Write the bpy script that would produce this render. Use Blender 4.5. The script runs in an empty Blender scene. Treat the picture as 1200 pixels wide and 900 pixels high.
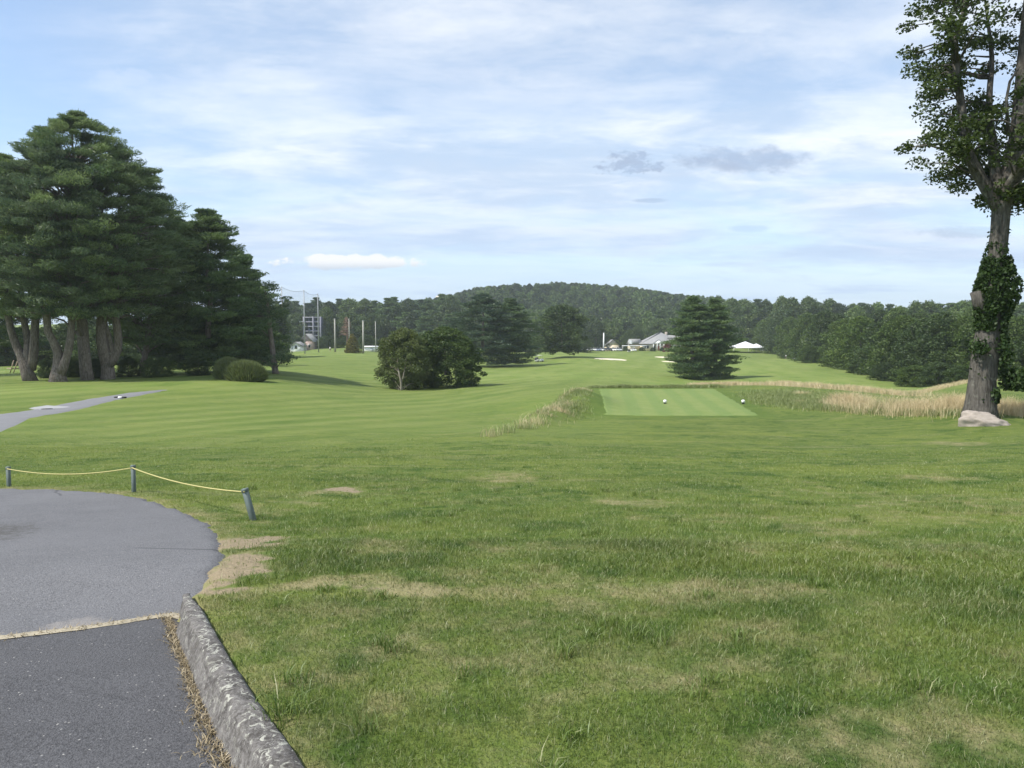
import bpy, math, random
import numpy as np
from mathutils import Vector, Matrix
R = math.radians
scene = bpy.context.scene
# ------------------------------------------------------------------ camera, light, exposure
FPX, PITCH, EYE = 880.0, R(3.9), 1.6
cam = bpy.data.cameras.new('camera'); cam_o = bpy.data.objects.new('camera', cam)
scene.collection.objects.link(cam_o); scene.camera = cam_o
cam.sensor_width = 36; cam.lens = 36 * FPX / 1200; cam.clip_start = .05; cam.clip_end = 20000
cam_o.location = (0, 0, EYE); cam_o.rotation_euler = (R(90) - PITCH, 0, 0)

SUN_EL, SUN_AZ = R(50), R(-112)           # azimuth measured from +Y (view direction) towards +X
sdir = Vector((math.sin(SUN_AZ) * math.cos(SUN_EL), math.cos(SUN_AZ) * math.cos(SUN_EL), math.sin(SUN_EL)))
sl = bpy.data.lights.new('sun', 'SUN'); sl.energy = 3.6; sl.angle = R(1.5); sl.color = (1, .95, .87)
so = bpy.data.objects.new('sun', sl); scene.collection.objects.link(so)
so.rotation_euler = sdir.to_track_quat('Z', 'Y').to_euler()

scene.view_settings.view_transform = 'Standard'; scene.view_settings.look = 'None'
scene.view_settings.gamma = 1.0; scene.view_settings.use_curve_mapping = False
scene.view_settings.exposure = 0.78
cy = scene.cycles
cy.use_denoising = True; cy.max_bounces = 5; cy.diffuse_bounces = 2; cy.glossy_bounces = 2
cy.transmission_bounces = 3; cy.transparent_max_bounces = 8; cy.volume_bounces = 1
cy.use_adaptive_sampling = True; cy.adaptive_threshold = .02
cy.caustics_reflective = False; cy.caustics_refractive = False

def N(nt, typ, **kw):
    n = nt.nodes.new(typ)
    for k, v in kw.items():
        if k[0] == 'i' and k[1:].isdigit(): n.inputs[int(k[1:])].default_value = v
        else: setattr(n, k, v)
    return n
class G:
    """tiny node-graph helper"""
    def __init__(s, nt): s.nt = nt
    def L(s, a, b): s.nt.links.new(a, b)
    def put(s, n, i, v):
        if v is None: return
        if hasattr(v, 'links') or isinstance(v, bpy.types.NodeSocket): s.L(v, n.inputs[i])
        else: n.inputs[i].default_value = v
    def m(s, op, a, b=None, c=None, clamp=False):
        n = s.nt.nodes.new('ShaderNodeMath'); n.operation = op; n.use_clamp = clamp
        for i, v in enumerate((a, b, c)): s.put(n, i, v)
        return n.outputs[0]
    def vm(s, op, a, b=None):
        n = s.nt.nodes.new('ShaderNodeVectorMath'); n.operation = op
        s.put(n, 0, a); s.put(n, 1, b)
        return n.outputs[0]
    def noise(s, vec, scale, detail=3, rough=.5, dist=0., norm=True):
        n = s.nt.nodes.new('ShaderNodeTexNoise'); s.put(n, 'Vector', vec)
        n.inputs['Scale'].default_value = scale; n.inputs['Detail'].default_value = detail
        n.inputs['Roughness'].default_value = rough; n.inputs['Distortion'].default_value = dist
        return n.outputs[0]
    def voro(s, vec, scale, feat='F1'):
        n = s.nt.nodes.new('ShaderNodeTexVoronoi'); n.feature = feat; s.put(n, 'Vector', vec)
        n.inputs['Scale'].default_value = scale
        return n.outputs[0]
    def ramp(s, x, lo, hi, a=0., b=1., smooth=True):
        n = s.nt.nodes.new('ShaderNodeMapRange'); n.interpolation_type = 'SMOOTHSTEP' if smooth else 'LINEAR'
        for i, v in enumerate((x, lo, hi, a, b)): s.put(n, i, v)
        return n.outputs[0]
    def mix(s, f, a, b, blend='MIX'):
        n = s.nt.nodes.new('ShaderNodeMix'); n.data_type = 'RGBA'; n.blend_type = blend
        s.put(n, 0, f); s.put(n, 6, a); s.put(n, 7, b)
        return n.outputs[2]
    def xyz(s, x, y, z):
        n = s.nt.nodes.new('ShaderNodeCombineXYZ'); s.put(n, 0, x); s.put(n, 1, y); s.put(n, 2, z); return n.outputs[0]
    def sep(s, v):
        n = s.nt.nodes.new('ShaderNodeSeparateXYZ'); s.put(n, 0, v); return n.outputs
    def attr(s, name):
        n = s.nt.nodes.new('ShaderNodeAttribute'); n.attribute_name = name; return n
def c4(c): return (c[0], c[1], c[2], 1.0)

# world: Nishita sky behind thin cloud
w = bpy.data.worlds.new('World'); scene.world = w; w.use_nodes = True
nt = w.node_tree; nt.nodes.clear(); g = G(nt)
sky = N(nt, 'ShaderNodeTexSky', sky_type='NISHITA', sun_disc=False, sun_elevation=SUN_EL, sun_rotation=SUN_AZ)
sky.air_density = 1.0; sky.dust_density = .6; sky.ozone_density = 1.5
bgs = N(nt, 'ShaderNodeBackground'); bgs.inputs[1].default_value = .12; nt.links.new(sky.outputs[0], bgs.inputs[0])
tc = N(nt, 'ShaderNodeTexCoord'); X, Y, Z = g.sep(tc.outputs['Generated'])
ys = g.m('MAXIMUM', Y, .05); az = g.m('DIVIDE', X, ys); el = g.m('DIVIDE', Z, ys)
zz = g.m('ADD', g.m('MAXIMUM', Z, 0.), .10)
pl = g.xyz(g.m('DIVIDE', X, zz), g.m('DIVIDE', Y, zz), 0.)
rot = N(nt, 'ShaderNodeMapping'); rot.inputs['Rotation'].default_value = (0, 0, R(-32)); rot.inputs['Scale'].default_value = (.62, 1.05, 1)
nt.links.new(pl, rot.inputs[0]); plr = rot.outputs[0]
n1 = g.noise(plr, .75, 9, .60, .5); n2 = g.noise(plr, 2.6, 9, .66, .7); n3 = g.noise(pl, .25, 3, .5)
cover = g.m('ADD', g.m('MULTIPLY', n1, .75), g.m('ADD', g.m('MULTIPLY', n2, .22), g.m('MULTIPLY', n3, .35)))
veil = g.ramp(cover, .50, .78)
# clearer blue towards the upper left, and a small hole near the top centre
clear = g.m('MULTIPLY', g.ramp(az, -.30, -.72), g.ramp(el, .12, .30))
clear2 = g.ramp(g.m('SQRT', g.m('ADD', g.m('POWER', g.m('DIVIDE', g.m('ADD', az, -.09), .10), 2.), g.m('POWER', g.m('DIVIDE', g.m('ADD', el, -.45), .05), 2.))), 1.3, .2)
veil = g.m('MULTIPLY', veil, g.m('SUBTRACT', 1., g.m('MULTIPLY', clear, .85)))
veil = g.m('MULTIPLY', veil, g.m('SUBTRACT', 1., g.m('MULTIPLY', clear2, .5)))
veil = g.m('ADD', g.m('MULTIPLY', veil, .60), g.m('SUBTRACT', .40, g.m('MULTIPLY', clear, .32)), clamp=True)
veil = g.m('MAXIMUM', veil, g.m('MULTIPLY', g.ramp(el, .20, .02), .86))
shade = g.ramp(g.m('ADD', g.m('MULTIPLY', g.noise(plr, 1.3, 8, .60, .6), .62), g.m('MULTIPLY', g.noise(plr, 3.6, 8, .66, .5), .38)), .40, .62)
ccol = g.mix(shade, (.54, .65, .81, 1), (.92, .95, .98, 1))
lowf = g.m('MULTIPLY', g.ramp(el, .26, .03), .88)
ccol = g.mix(lowf, ccol, (.47, .60, .82, 1))
edge = g.noise(g.xyz(az, g.m('MULTIPLY', el, 1.6), 0.), 30, 6, .65)
def puff(px, py, rx, ry, soft=.5, amp=1.3):
    a0, e0 = (px - 600) / FPX, math.tan(math.atan((450 - py) / FPX) - PITCH) / 1.0
    d = g.m('ADD', g.m('POWER', g.m('DIVIDE', g.m('SUBTRACT', az, a0), rx / FPX), 2.), g.m('POWER', g.m('DIVIDE', g.m('SUBTRACT', el, e0), ry / FPX), 2.))
    d = g.m('ADD', d, g.m('MULTIPLY', g.m('SUBTRACT', edge, .5), amp * 2))
    return g.m('MULTIPLY', g.ramp(d, 1.15, 1.15 - soft), g.ramp(Y, .0, .1))
ccol2 = ccol
for a in ((872, 187, 82, 17, 1.1, 1.6), (735, 192, 42, 12, .9, 3.6)): ccol2 = g.mix(g.m('MULTIPLY', puff(*a), .74), ccol2, (.34, .40, .54, 1))
for a in ((877, 268, 26, 5, .9, .9), (1120, 272, 60, 8, 1., 1.0), (760, 235, 25, 3, .9, .9)): ccol2 = g.mix(g.m('MULTIPLY', puff(*a), .7), ccol2, (.38, .46, .62, 1))
for a in ((555, 88, 70, 13, 1.2, 1.), (150, 92, 45, 12, 1., 2.2), (835, 60, 75, 20, 1.2, 1.4), (640, 105, 80, 25, 1.2, 1.4), (480, 30, 90, 25, 1.2, 1.4)): ccol2 = g.mix(g.m('MULTIPLY', puff(*a), .40), ccol2, (1., 1., 1., 1))
cum = puff(412, 307, 80, 9, .5, 1.9)
white = g.ramp(el, (385 - 314) / FPX, (385 - 300) / FPX)
ccol2 = g.mix(cum, ccol2, g.mix(white, (.50, .56, .68, 1), (.86, .85, .86, 1)))
veil = g.m('MAXIMUM', veil, g.m('MULTIPLY', cum, .9))
for a in ((872, 187, 82, 17, 1.1, 1.6), (735, 192, 42, 12, .9, 3.6)): veil = g.m('MAXIMUM', veil, g.m('MULTIPLY', puff(*a), .75))
bgc = N(nt, 'ShaderNodeBackground'); nt.links.new(ccol2, bgc.inputs[0]); bgc.inputs[1].default_value = .69
mx = N(nt, 'ShaderNodeMixShader'); nt.links.new(veil, mx.inputs[0]); nt.links.new(bgs.outputs[0], mx.inputs[1]); nt.links.new(bgc.outputs[0], mx.inputs[2])
wo = N(nt, 'ShaderNodeOutputWorld'); nt.links.new(mx.outputs[0], wo.inputs[0])

# ------------------------------------------------------------------ numeric helpers
_CP, _SP = math.cos(PITCH), math.sin(PITCH)
def ray(px, py):
    u, v = (px - 600) / FPX, (py - 450) / FPX
    return np.array((u, _CP - v * _SP, -_SP - v * _CP))
def P(px, py, Yd):
    d = ray(px, py); t = Yd / d[1]
    return (d[0] * t, Yd, EYE + d[2] * t)
_rng = np.random.default_rng(5)
_LAT = _rng.random((256, 256))
def vnoise(x, y):
    x = np.asarray(x, float); y = np.asarray(y, float)
    xi, yi = np.floor(x).astype(int), np.floor(y).astype(int); fx, fy = x - xi, y - yi
    fx, fy = fx * fx * (3 - 2 * fx), fy * fy * (3 - 2 * fy)
    a, b = _LAT[xi & 255, yi & 255], _LAT[(xi + 1) & 255, yi & 255]
    c, d = _LAT[xi & 255, (yi + 1) & 255], _LAT[(xi + 1) & 255, (yi + 1) & 255]
    return (a * (1 - fx) + b * fx) * (1 - fy) + (c * (1 - fx) + d * fx) * fy
def fbm(x, y, o=4, gain=.5):
    s, a, t = 0, 1, 0
    for i in range(o):
        s = s + a * vnoise(x * 2 ** i + 17.3 * i, y * 2 ** i + 5.1 * i); t += a; a *= gain
    return s / t
def ss(a, b, x):
    t = np.clip((np.asarray(x, float) - a) / (b - a), 0, 1); return t * t * (3 - 2 * t)

# terrain: thin-plate spline through surveyed points
pts = [(-9, 0, 0), (0, 0, 0), (9, 0, 0), (-9, 3, -.02), (0, 2.67, 0), (9, 3, .02), (0, -25, .6), (-25, -20, .5), (25, -20, .6),
       (-2.2, 4.6, -.05), (-30, 6, -.4), (30, 8, .1), (-80, 10, -1), (80, 10, 0)]
for q in [(230,700,4.6),(600,700,4.6),(1190,700,4.7),(600,600,8.7),(1190,600,8.8),(262,645,6.0),(156,577,10.5),(20,573,12),(290,610,8.4),
          (600,540,15.5),(1190,540,15),(600,508,24),(850,497,30.5),(1180,497,26.5),(0,525,18.5),(0,500,29),(200,453,62),(30,446,72),(125,444,74),
          (320,437,85),(230,437,85),(100,510,26),(300,500,29),(300,470,52),(450,482,45),(450,456,88),(480,441,120),(350,413,250),(440,413,260),
          (300,425,165),(100,429,115),(0,431,115),(100,418,200),(0,418,200),(620,482,42),(600,500,31),(620,456,75),(700,451,95),(700,440,125),(750,430,175),(650,422,220),
          (575,430,182),(700,414,340),(770,411,385),(658,419,228),(820,445,144),(860,426,220),(880,411,370),(900,441,150),(910,452,62),
          (1000,458,55),(1130,478,36),(1150,481,29.5),(1100,494,28.5),(1080,455,115),(1130,449.5,70),(1190,447,70),(1065,463,62),(960,426,215),
          (1190,486,31),(690,411.3,372),(712,411.3,372),(742,411.3,378),(660,412,350),(735,413.5,335),(1000,421,300),(1190,430,200),(1190,449,110),(500,413,330),(600,413,330),(520,500,32),(560,470,58)]:
    pts.append(P(*q))
for x in (4.3, 8, 11.8): pts.append((x, 35.2, -2.28))
for x in (5.2, 12.6): pts.append((x, 43, -2.28))
for x in (6.0, 10, 14): pts.append((x, 51.5, -2.28))
for x, y, z in ((-150,420,-8),(0,420,-8),(60,450,-8.5),(200,420,-9),(-300,300,-7),(-350,600,8),(-150,600,8),(-60,600,12),(40,600,16),(120,600,15),(200,600,8),(350,600,6),
                (40,760,38),(-30,760,34),(130,760,35),(-130,760,12),(230,760,15),(-400,760,8),(450,760,9),(300,300,-8),(500,300,-5),(0,1000,20),(-500,1000,8),(500,1000,8),
                (0,1700,8),(-1500,1000,8),(1500,1000,8),(-1500,0,2),(1500,0,2),(0,-1500,5),(-150,150,-5),(150,150,-7),(-150,60,-4),(110,60,-3),(200,80,-3)):
    pts.append((x, y, z))
pts = np.array(pts)
def warp(x, y):
    r = np.hypot(x, y) + 1e-9; k = np.arcsinh(r / 9.) / r
    return x * k, y * k
def phi(r2): return np.where(r2 > 1e-12, .5 * r2 * np.log(r2 + 1e-300), 0)
_wx, _wy = warp(pts[:, 0], pts[:, 1]); n_ = len(pts)
_K = phi((_wx[:, None] - _wx) ** 2 + (_wy[:, None] - _wy) ** 2) + np.eye(n_) * 2e-4
_Pm = np.stack([np.ones(n_), _wx, _wy], 1)
_A = np.block([[_K, _Pm], [_Pm.T, np.zeros((3, 3))]])
def zsc(z): return z
_W = np.linalg.solve(_A, np.concatenate([pts[:, 2], np.zeros(3)]))
def base_h(x, y):
    x = np.asarray(x, float); y = np.asarray(y, float); sh = x.shape; x = x.ravel(); y = y.ravel()
    out = np.empty(len(x))
    for s in range(0, len(x), 40000):
        wx, wy = warp(x[s:s + 40000], y[s:s + 40000])
        out[s:s + 40000] = phi((wx[:, None] - _wx) ** 2 + (wy[:, None] - _wy) ** 2) @ _W[:n_] + _W[n_] + _W[n_ + 1] * wx + _W[n_ + 2] * wy
    return out.reshape(sh)
TEE = np.array([(4.35, 35.0), (11.6, 35.0), (14.0, 51.8), (6.05, 51.8)])
def sdf(poly, x, y):
    """signed distance to polygon, negative inside"""
    poly = np.asarray(poly, float); x = np.asarray(x, float); y = np.asarray(y, float)
    d = np.full(x.shape, 1e18); ins = np.zeros(x.shape, bool); m = len(poly)
    for i in range(m):
        ax, ay = poly[i]; bx, by = poly[(i + 1) % m]; ex, ey = bx - ax, by - ay
        t = np.clip(((x - ax) * ex + (y - ay) * ey) / (ex * ex + ey * ey + 1e-12), 0, 1)
        d = np.minimum(d, (x - ax - t * ex) ** 2 + (y - ay - t * ey) ** 2)
        if by != ay: ins ^= ((ay > y) != (by > y)) & (x < ex * (y - ay) / (by - ay) + ax)
    return np.where(ins, -1, 1) * np.sqrt(d)
def nat_h(x, y):
    x = np.asarray(x, float); y = np.asarray(y, float)
    z = base_h(x, y)
    r = np.hypot(x, y)
    st = sdf(TEE, x, y)
    k = ss(3.0, .2, st)                      # flatten the tee
    z = z * (1 - k) + (-2.28) * k
    amp = np.clip(r / 60, .25, 2.2)
    z = z + (fbm(x / 9, y / 9, 3) - .5) * .16 * amp * (1 - k)
    z = z + (fbm(x / 1.4 + 40, y / 1.4, 3) - .5) * .045 * (1 - k) * ss(90, 20, r)
    # grassy hump left of the tee and little bank running down from it
    z = z + .72 * np.exp(-(((x - 3.7) / 1.6) ** 2 + ((y - 41.5) / 4.0) ** 2))
    z = z + .58 * np.exp(-(((x - 2.0 - (y - 34) * .28) / 1.0) ** 2 + ((y - 33.0) / 5.0) ** 2))
    return z
def hit(px, py, h=None, lo=1.5, hi=1400):
    h = h or nat_h
    d = ray(px, py); tt = np.geomspace(lo, hi, 2500)
    zz = h(d[0] / d[1] * tt, tt) - (EYE + d[2] / d[1] * tt)
    i = int(np.argmax(zz > 0))
    if zz[i] <= 0: i = len(tt) - 1
    a, b = (tt[i - 1], tt[i]) if i else (tt[0], tt[0])
    if i: t = a + (b - a) * (-zz[i - 1]) / (zz[i] - zz[i - 1] + 1e-12)
    else: t = a
    return np.array((d[0] / d[1] * t, t))
def H(px, py, z=None):
    q = hit(px, py); return q
# outlines on the ground
def flat(px, py, z):
    d = ray(px, py); t = (z - EYE) / d[2]; return (d[0] * t, d[1] * t)
kerb_r = [flat(*q, 0.0) for q in ((231, 690), (245, 722), (264, 756), (282, 788), (302, 821), (328, 858), (355, 896))]
kerb_r += [(-.52, 2.3), (-.25, 1.8), (.15, 1.2), (.7, .5), (1.4, -.3)]
kerb_r = np.array(kerb_r)
_t = np.gradient(kerb_r, axis=0); _t /= np.linalg.norm(_t, axis=1)[:, None]
kerb_n = np.stack([-_t[:, 1], _t[:, 0]], 1) * -1          # towards the road (left)
if kerb_n[0, 0] > 0: kerb_n = -kerb_n
kerb_base = kerb_r + kerb_n * .235
ROAD = [tuple(hit(*q)) for q in ((228, 695), (236, 690), (250, 668), (258, 652), (257, 634), (244, 616), (215, 600), (165, 585), (120, 578), (60, 574), (0, 573))]
ROAD += [(-14, 12.2), (-22, 10), (-26, 4), (-26, -6), (2.0, -6), (1.4 - .2, -.4)]
ROAD += [tuple(p) for p in (kerb_r + kerb_n * .05)[::-1]]
ROAD = np.array(ROAD)
PATH_T = [hit(*q) for q in ((-80, 512), (0, 489), (60, 480), (120, 467), (160, 460), (200, 455), (232, 452))]
PATH_T = np.array(PATH_T)
BUNK = [dict(c=hit(715, 421), r=(4.3, 7.5)), dict(c=hit(783, 419), r=(5, 6.5)), dict(c=hit(786, 424), r=(2.8, 4.0))]
def path_dist(x, y, ln=PATH_T):
    d = np.full(np.shape(x), 1e9)
    for a, b in zip(ln[:-1], ln[1:]):
        e = b - a; t = np.clip(((x - a[0]) * e[0] + (y - a[1]) * e[1]) / (e @ e), 0, 1)
        d = np.minimum(d, np.hypot(x - a[0] - t * e[0], y - a[1] - t * e[1]))
    return d
def kerb_drop(x, y): return .13 * ss(5.6, 4.5, y)
def road_edge(x, y): return sdf(ROAD, x, y) + ((fbm(x * 3, y * 3, 3) - .5) * .14 + (fbm(x * 14, y * 14, 3) - .5) * .09) * ss(4.2, 5.5, y)
def ground_h(x, y):
    x = np.asarray(x, float); y = np.asarray(y, float)
    z = nat_h(x, y)
    near = (x < 3) & (y < 22) & (x > -32)
    if near.any():
        d = road_edge(x[near], y[near])
        z[near] -= ss(.02, -.10, d) * (kerb_drop(x[near], y[near]) + .05)
    pd = path_dist(x, y)
    z -= ss(1.6, .6, pd) * .10
    for b in BUNK:
        q = np.hypot((x - b['c'][0]) / b['r'][0], (y - b['c'][1]) / b['r'][1])
        z -= ss(1.05, .7, q) * .25
    return z
def gz(x, y): return float(ground_h(np.array([x]), np.array([y]))[0])

# ------------------------------------------------------------------ mesh helpers
def new_mesh(name, verts, faces, attrs=None, smooth=False, matidx=None):
    """faces: (n,k) int array, or a list of such arrays"""
    me = bpy.data.meshes.new(name)
    verts = np.ascontiguousarray(verts, np.float32)
    fl = faces if isinstance(faces, list) else [faces]
    fl = [np.asarray(f, np.int32) for f in fl if len(f)]
    me.vertices.add(len(verts)); me.vertices.foreach_set('co', verts.ravel())
    nl = sum(f.size for f in fl); npoly = sum(len(f) for f in fl)
    me.loops.add(nl); me.loops.foreach_set('vertex_index', np.concatenate([f.ravel() for f in fl]))
    me.polygons.add(npoly)
    tot = np.concatenate([np.full(len(f), f.shape[1], np.int32) for f in fl])
    me.polygons.foreach_set('loop_start', np.concatenate([[0], np.cumsum(tot)[:-1]]).astype(np.int32))
    me.polygons.foreach_set('loop_total', tot)
    me.update(calc_edges=True)
    for k, v in (attrs or {}).items():
        v = np.asarray(v, np.float32)
        a = me.attributes.new(k, 'FLOAT', 'POINT'); a.data.foreach_set('value', v)
    if matidx is not None: me.polygons.foreach_set('material_index', np.asarray(matidx, np.int32))
    if smooth: me.polygons.foreach_set('use_smooth', np.ones(npoly, bool))
    return me
def crown_mesh(name, V, Fq, rnd, limb):
    if not limb.v: return new_mesh(name, V, Fq, dict(rnd=rnd))
    lv = np.vstack(limb.v); lf = np.array(limb.f[4]); n = len(V)
    return new_mesh(name, np.vstack([V, lv]), np.vstack([Fq, lf + n]), dict(rnd=np.concatenate([rnd, np.zeros(len(lv))])), matidx=np.concatenate([np.zeros(len(Fq)), np.ones(len(lf))]))
def link(name, me, mat=None, parent=None, **props):
    o = bpy.data.objects.new(name, me); scene.collection.objects.link(o)
    if mat is not None and me is not None:
        for m in (mat if isinstance(mat, (list, tuple)) else [mat]): me.materials.append(m)
    if parent is not None: o.parent = parent
    for k, v in props.items(): o[k] = v
    return o
def empty(name, loc, label, category, group=None, rz=0):
    o = bpy.data.objects.new(name, None); scene.collection.objects.link(o)
    o.location = loc; o.rotation_euler = (0, 0, rz); o['label'] = label; o['category'] = category
    if group: o['group'] = group
    return o
class MB:
    def __init__(s): s.v = []; s.f = {3: [], 4: []}; s.n = 0; s.poly = []
    def add(s, v, f):
        v = np.asarray(v, float); s.v.append(v)
        for q in f:
            q = [int(i) + s.n for i in q]
            (s.f[len(q)] if len(q) in s.f else s.poly).append(q)
        s.n += len(v); return s
    def box(s, x0, x1, y0, y1, z0, z1, bev=0., M=None):
        if bev > 0:
            b = bev; v = []
            for z, ins in ((z0, b), (z0 + b, 0), (z1 - b, 0), (z1, b)):
                for (x, y, sx, sy) in ((x0, y0, 1, 1), (x1, y0, -1, 1), (x1, y1, -1, -1), (x0, y1, 1, -1)):
                    v.append((x + sx * ins, y + sy * ins, z))
            f = [(3, 2, 1, 0), (12, 13, 14, 15)]
            for r in range(3):
                for k in range(4): f.append((r * 4 + k, r * 4 + (k + 1) % 4, r * 4 + 4 + (k + 1) % 4, r * 4 + 4 + k))
        else:
            v = [(x0, y0, z0), (x1, y0, z0), (x1, y1, z0), (x0, y1, z0), (x0, y0, z1), (x1, y0, z1), (x1, y1, z1), (x0, y1, z1)]
            f = [(0, 3, 2, 1), (4, 5, 6, 7), (0, 1, 5, 4), (1, 2, 6, 5), (2, 3, 7, 6), (3, 0, 4, 7)]
        v = np.array(v, float)
        if M is not None: v = v @ np.array(M.to_3x3()).T + np.array(M.translation)
        return s.add(v, f)
    def tube(s, pts, rad, k=8, cap=True, noise=0., seed=0):
        pts = np.asarray(pts, float); m = len(pts)
        rad = np.broadcast_to(np.asarray(rad, float), (m,))
        tg = np.gradient(pts, axis=0) if m > 2 else np.repeat((pts[1:] - pts[:1]), 2, 0)
        tg /= np.linalg.norm(tg, axis=1)[:, None] + 1e-9
        ref = np.array((0, 0, 1.)) if abs(tg[0][2]) < .8 else np.array((1., 0, 0))
        u = np.cross(tg, ref); u /= np.linalg.norm(u, axis=1)[:, None] + 1e-9; w_ = np.cross(tg, u)
        a = np.arange(k) / k * 2 * math.pi
        rr = np.repeat(rad[:, None], k, 1)
        if noise:
            rg = np.random.default_rng(seed); rr = rr * (1 + noise * (rg.random(k)[None] - .5) + noise * .7 * (rg.random((m, k)) - .5))
        v = pts[:, None] + rr[..., None] * (np.cos(a)[None, :, None] * u[:, None] + np.sin(a)[None, :, None] * w_[:, None])
        v = v.reshape(-1, 3); f = []
        for i in range(m - 1):
            for j in range(k): f.append((i * k + j, i * k + (j + 1) % k, (i + 1) * k + (j + 1) % k, (i + 1) * k + j))
        if cap:
            v = np.vstack([v, pts[:1], pts[-1:]]); c0 = m * k
            for j in range(k):
                f.append((c0, (j + 1) % k, j)); f.append((c0 + 1, (m - 1) * k + j, (m - 1) * k + (j + 1) % k))
        return s.add(v, f)
    def lathe(s, prof, k=16, c=(0, 0)):
        v, f = [], []; m = len(prof)
        for r, z in prof:
            for j in range(k):
                a = 2 * math.pi * j / k; v.append((c[0] + r * math.cos(a), c[1] + r * math.sin(a), z))
        for i in range(m - 1):
            for j in range(k): f.append((i * k + j, i * k + (j + 1) % k, (i + 1) * k + (j + 1) % k, (i + 1) * k + j))
        return s.add(v, f)
    def prism(s, poly, y0, y1):
        """poly in xz extruded in y"""
        m = len(poly); v = [(x, y0, z) for x, z in poly] + [(x, y1, z) for x, z in poly]
        f = [tuple(range(m)), tuple(range(2 * m - 1, m - 1, -1))] + [(i, i + m, (i + 1) % m + m, (i + 1) % m) for i in range(m)]
        return s.add(v, f)
    def mesh(s, name, smooth=False):
        v = np.vstack(s.v)
        if s.poly:
            me = bpy.data.meshes.new(name); me.from_pydata(v.tolist(), [], s.f[3] + s.f[4] + s.poly); me.update()
            if smooth: me.polygons.foreach_set('use_smooth', np.ones(len(me.polygons), bool))
            return me
        return new_mesh(name, v, [np.array(s.f[3]), np.array(s.f[4])], smooth=smooth)
    def build(s, name, mat, parent=None, smooth=False, **kw): return link(name, s.mesh(name, smooth), mat, parent, **kw)

# ------------------------------------------------------------------ materials
def mat_new(name):
    m = bpy.data.materials.new(name); m.use_nodes = True; m.node_tree.nodes.clear()
    return m, G(m.node_tree)
def simple(name, col, rough=.6, metal=0., var=.12, scale=8., bump=0., spec=.5):
    m, g = mat_new(name); nt = m.node_tree
    tc = N(nt, 'ShaderNodeTexCoord'); n = g.noise(tc.outputs['Object'], scale, 4, .6)
    c = g.mix(n, c4([x * (1 - var) for x in col]), c4([min(1, x * (1 + var)) for x in col]))
    b = N(nt, 'ShaderNodeBsdfPrincipled'); g.L(c, b.inputs['Base Color']); b.inputs['Roughness'].default_value = rough
    b.inputs['Metallic'].default_value = metal; b.inputs['Specular IOR Level'].default_value = spec
    if bump:
        bp = N(nt, 'ShaderNodeBump'); bp.inputs['Strength'].default_value = bump; bp.inputs['Distance'].default_value = .02
        g.L(n, bp.inputs['Height']); g.L(bp.outputs[0], b.inputs['Normal'])
    o = N(nt, 'ShaderNodeOutputMaterial'); g.L(b.outputs[0], o.inputs[0]); return m

def grass_colour(g, pos, blade=None):
    """shared colour of the mown grass, a function of the place"""
    nt = g.nt
    x, y, z = g.sep(pos)
    p2 = g.xyz(x, y, 0.)
    big = g.noise(p2, .035, 4, .55); mid = g.noise(p2, .55, 4, .6, .4); small = g.noise(p2, 3.2, 4, .65); fine = g.noise(p2, 22., 3, .6)
    st = N(nt, 'ShaderNodeMapping'); st.inputs['Scale'].default_value = (.35, 1.6, 1); g.L(p2, st.inputs[0])
    band = g.noise(st.outputs[0], .8, 4, .6, .5)
    c = g.mix(g.ramp(mid, .33, .66), (.062, .104, .018, 1), (.110, .150, .028, 1))
    c = g.mix(g.m('MULTIPLY', g.ramp(small, .42, .68), .65), c, (.150, .172, .044, 1))
    c = g.mix(g.m('MULTIPLY', g.ramp(band, .52, .70), .50), c, (.185, .185, .080, 1))
    c = g.mix(g.m('MULTIPLY', g.ramp(fine, .42, .75), .35), c, (.13, .155, .05, 1))
    fair = g.attr('fair').outputs['Fac']; dry = g.attr('dry').outputs['Fac']; tee = g.attr('stripe').outputs['Fac']
    stm0 = N(nt, 'ShaderNodeMapping'); stm0.inputs['Scale'].default_value = (.30, .10, 1); stm0.inputs['Rotation'].default_value = (0, 0, R(20)); g.L(p2, stm0.inputs[0])
    fc = g.mix(g.ramp(g.noise(p2, .12, 5, .6, .5), .35, .66), (.126, .184, .036, 1), (.180, .222, .058, 1))
    fc = g.mix(g.m('MULTIPLY', g.ramp(g.noise(p2, .55, 6, .70, .7), .48, .70), .60), fc, (.195, .195, .068, 1))
    fc = g.mix(g.m('MULTIPLY', g.ramp(g.noise(stm0.outputs[0], 1., 6, .66, .8), .50, .68), .55), fc, (.072, .125, .022, 1))
    c = g.mix(g.m('MULTIPLY', g.ramp(g.noise(p2, 1.1, 5, .65, .8), .50, .66), .8), c, (.034, .072, .010, 1))
    stm = N(nt, 'ShaderNodeMapping'); stm.inputs['Scale'].default_value = (.16, .60, 1); stm.inputs['Rotation'].default_value = (0, 0, R(-14)); g.L(p2, stm.inputs[0])
    c = g.mix(g.m('MULTIPLY', g.ramp(g.noise(stm.outputs[0], 1., 5, .62, .7), .48, .66), .55), c, (.150, .178, .036, 1))
    c = g.mix(fair, c, fc)
    c = g.mix(g.m('MULTIPLY', g.m('ABSOLUTE', tee), .8, clamp=True), c, g.mix(g.ramp(tee, -.02, .02), (.072, .122, .020, 1), (.190, .225, .070, 1)))
    dn = g.ramp(g.m('ADD', dry, g.m('MULTIPLY', g.m('SUBTRACT', g.noise(p2, 2.6, 5, .68), .5), 1.1)), .30, .75)
    c = g.mix(g.m('MULTIPLY', dn, .85), c, (.26, .225, .12, 1))
    return c, dn, fine, small
def add_haze_free(m): pass
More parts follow.
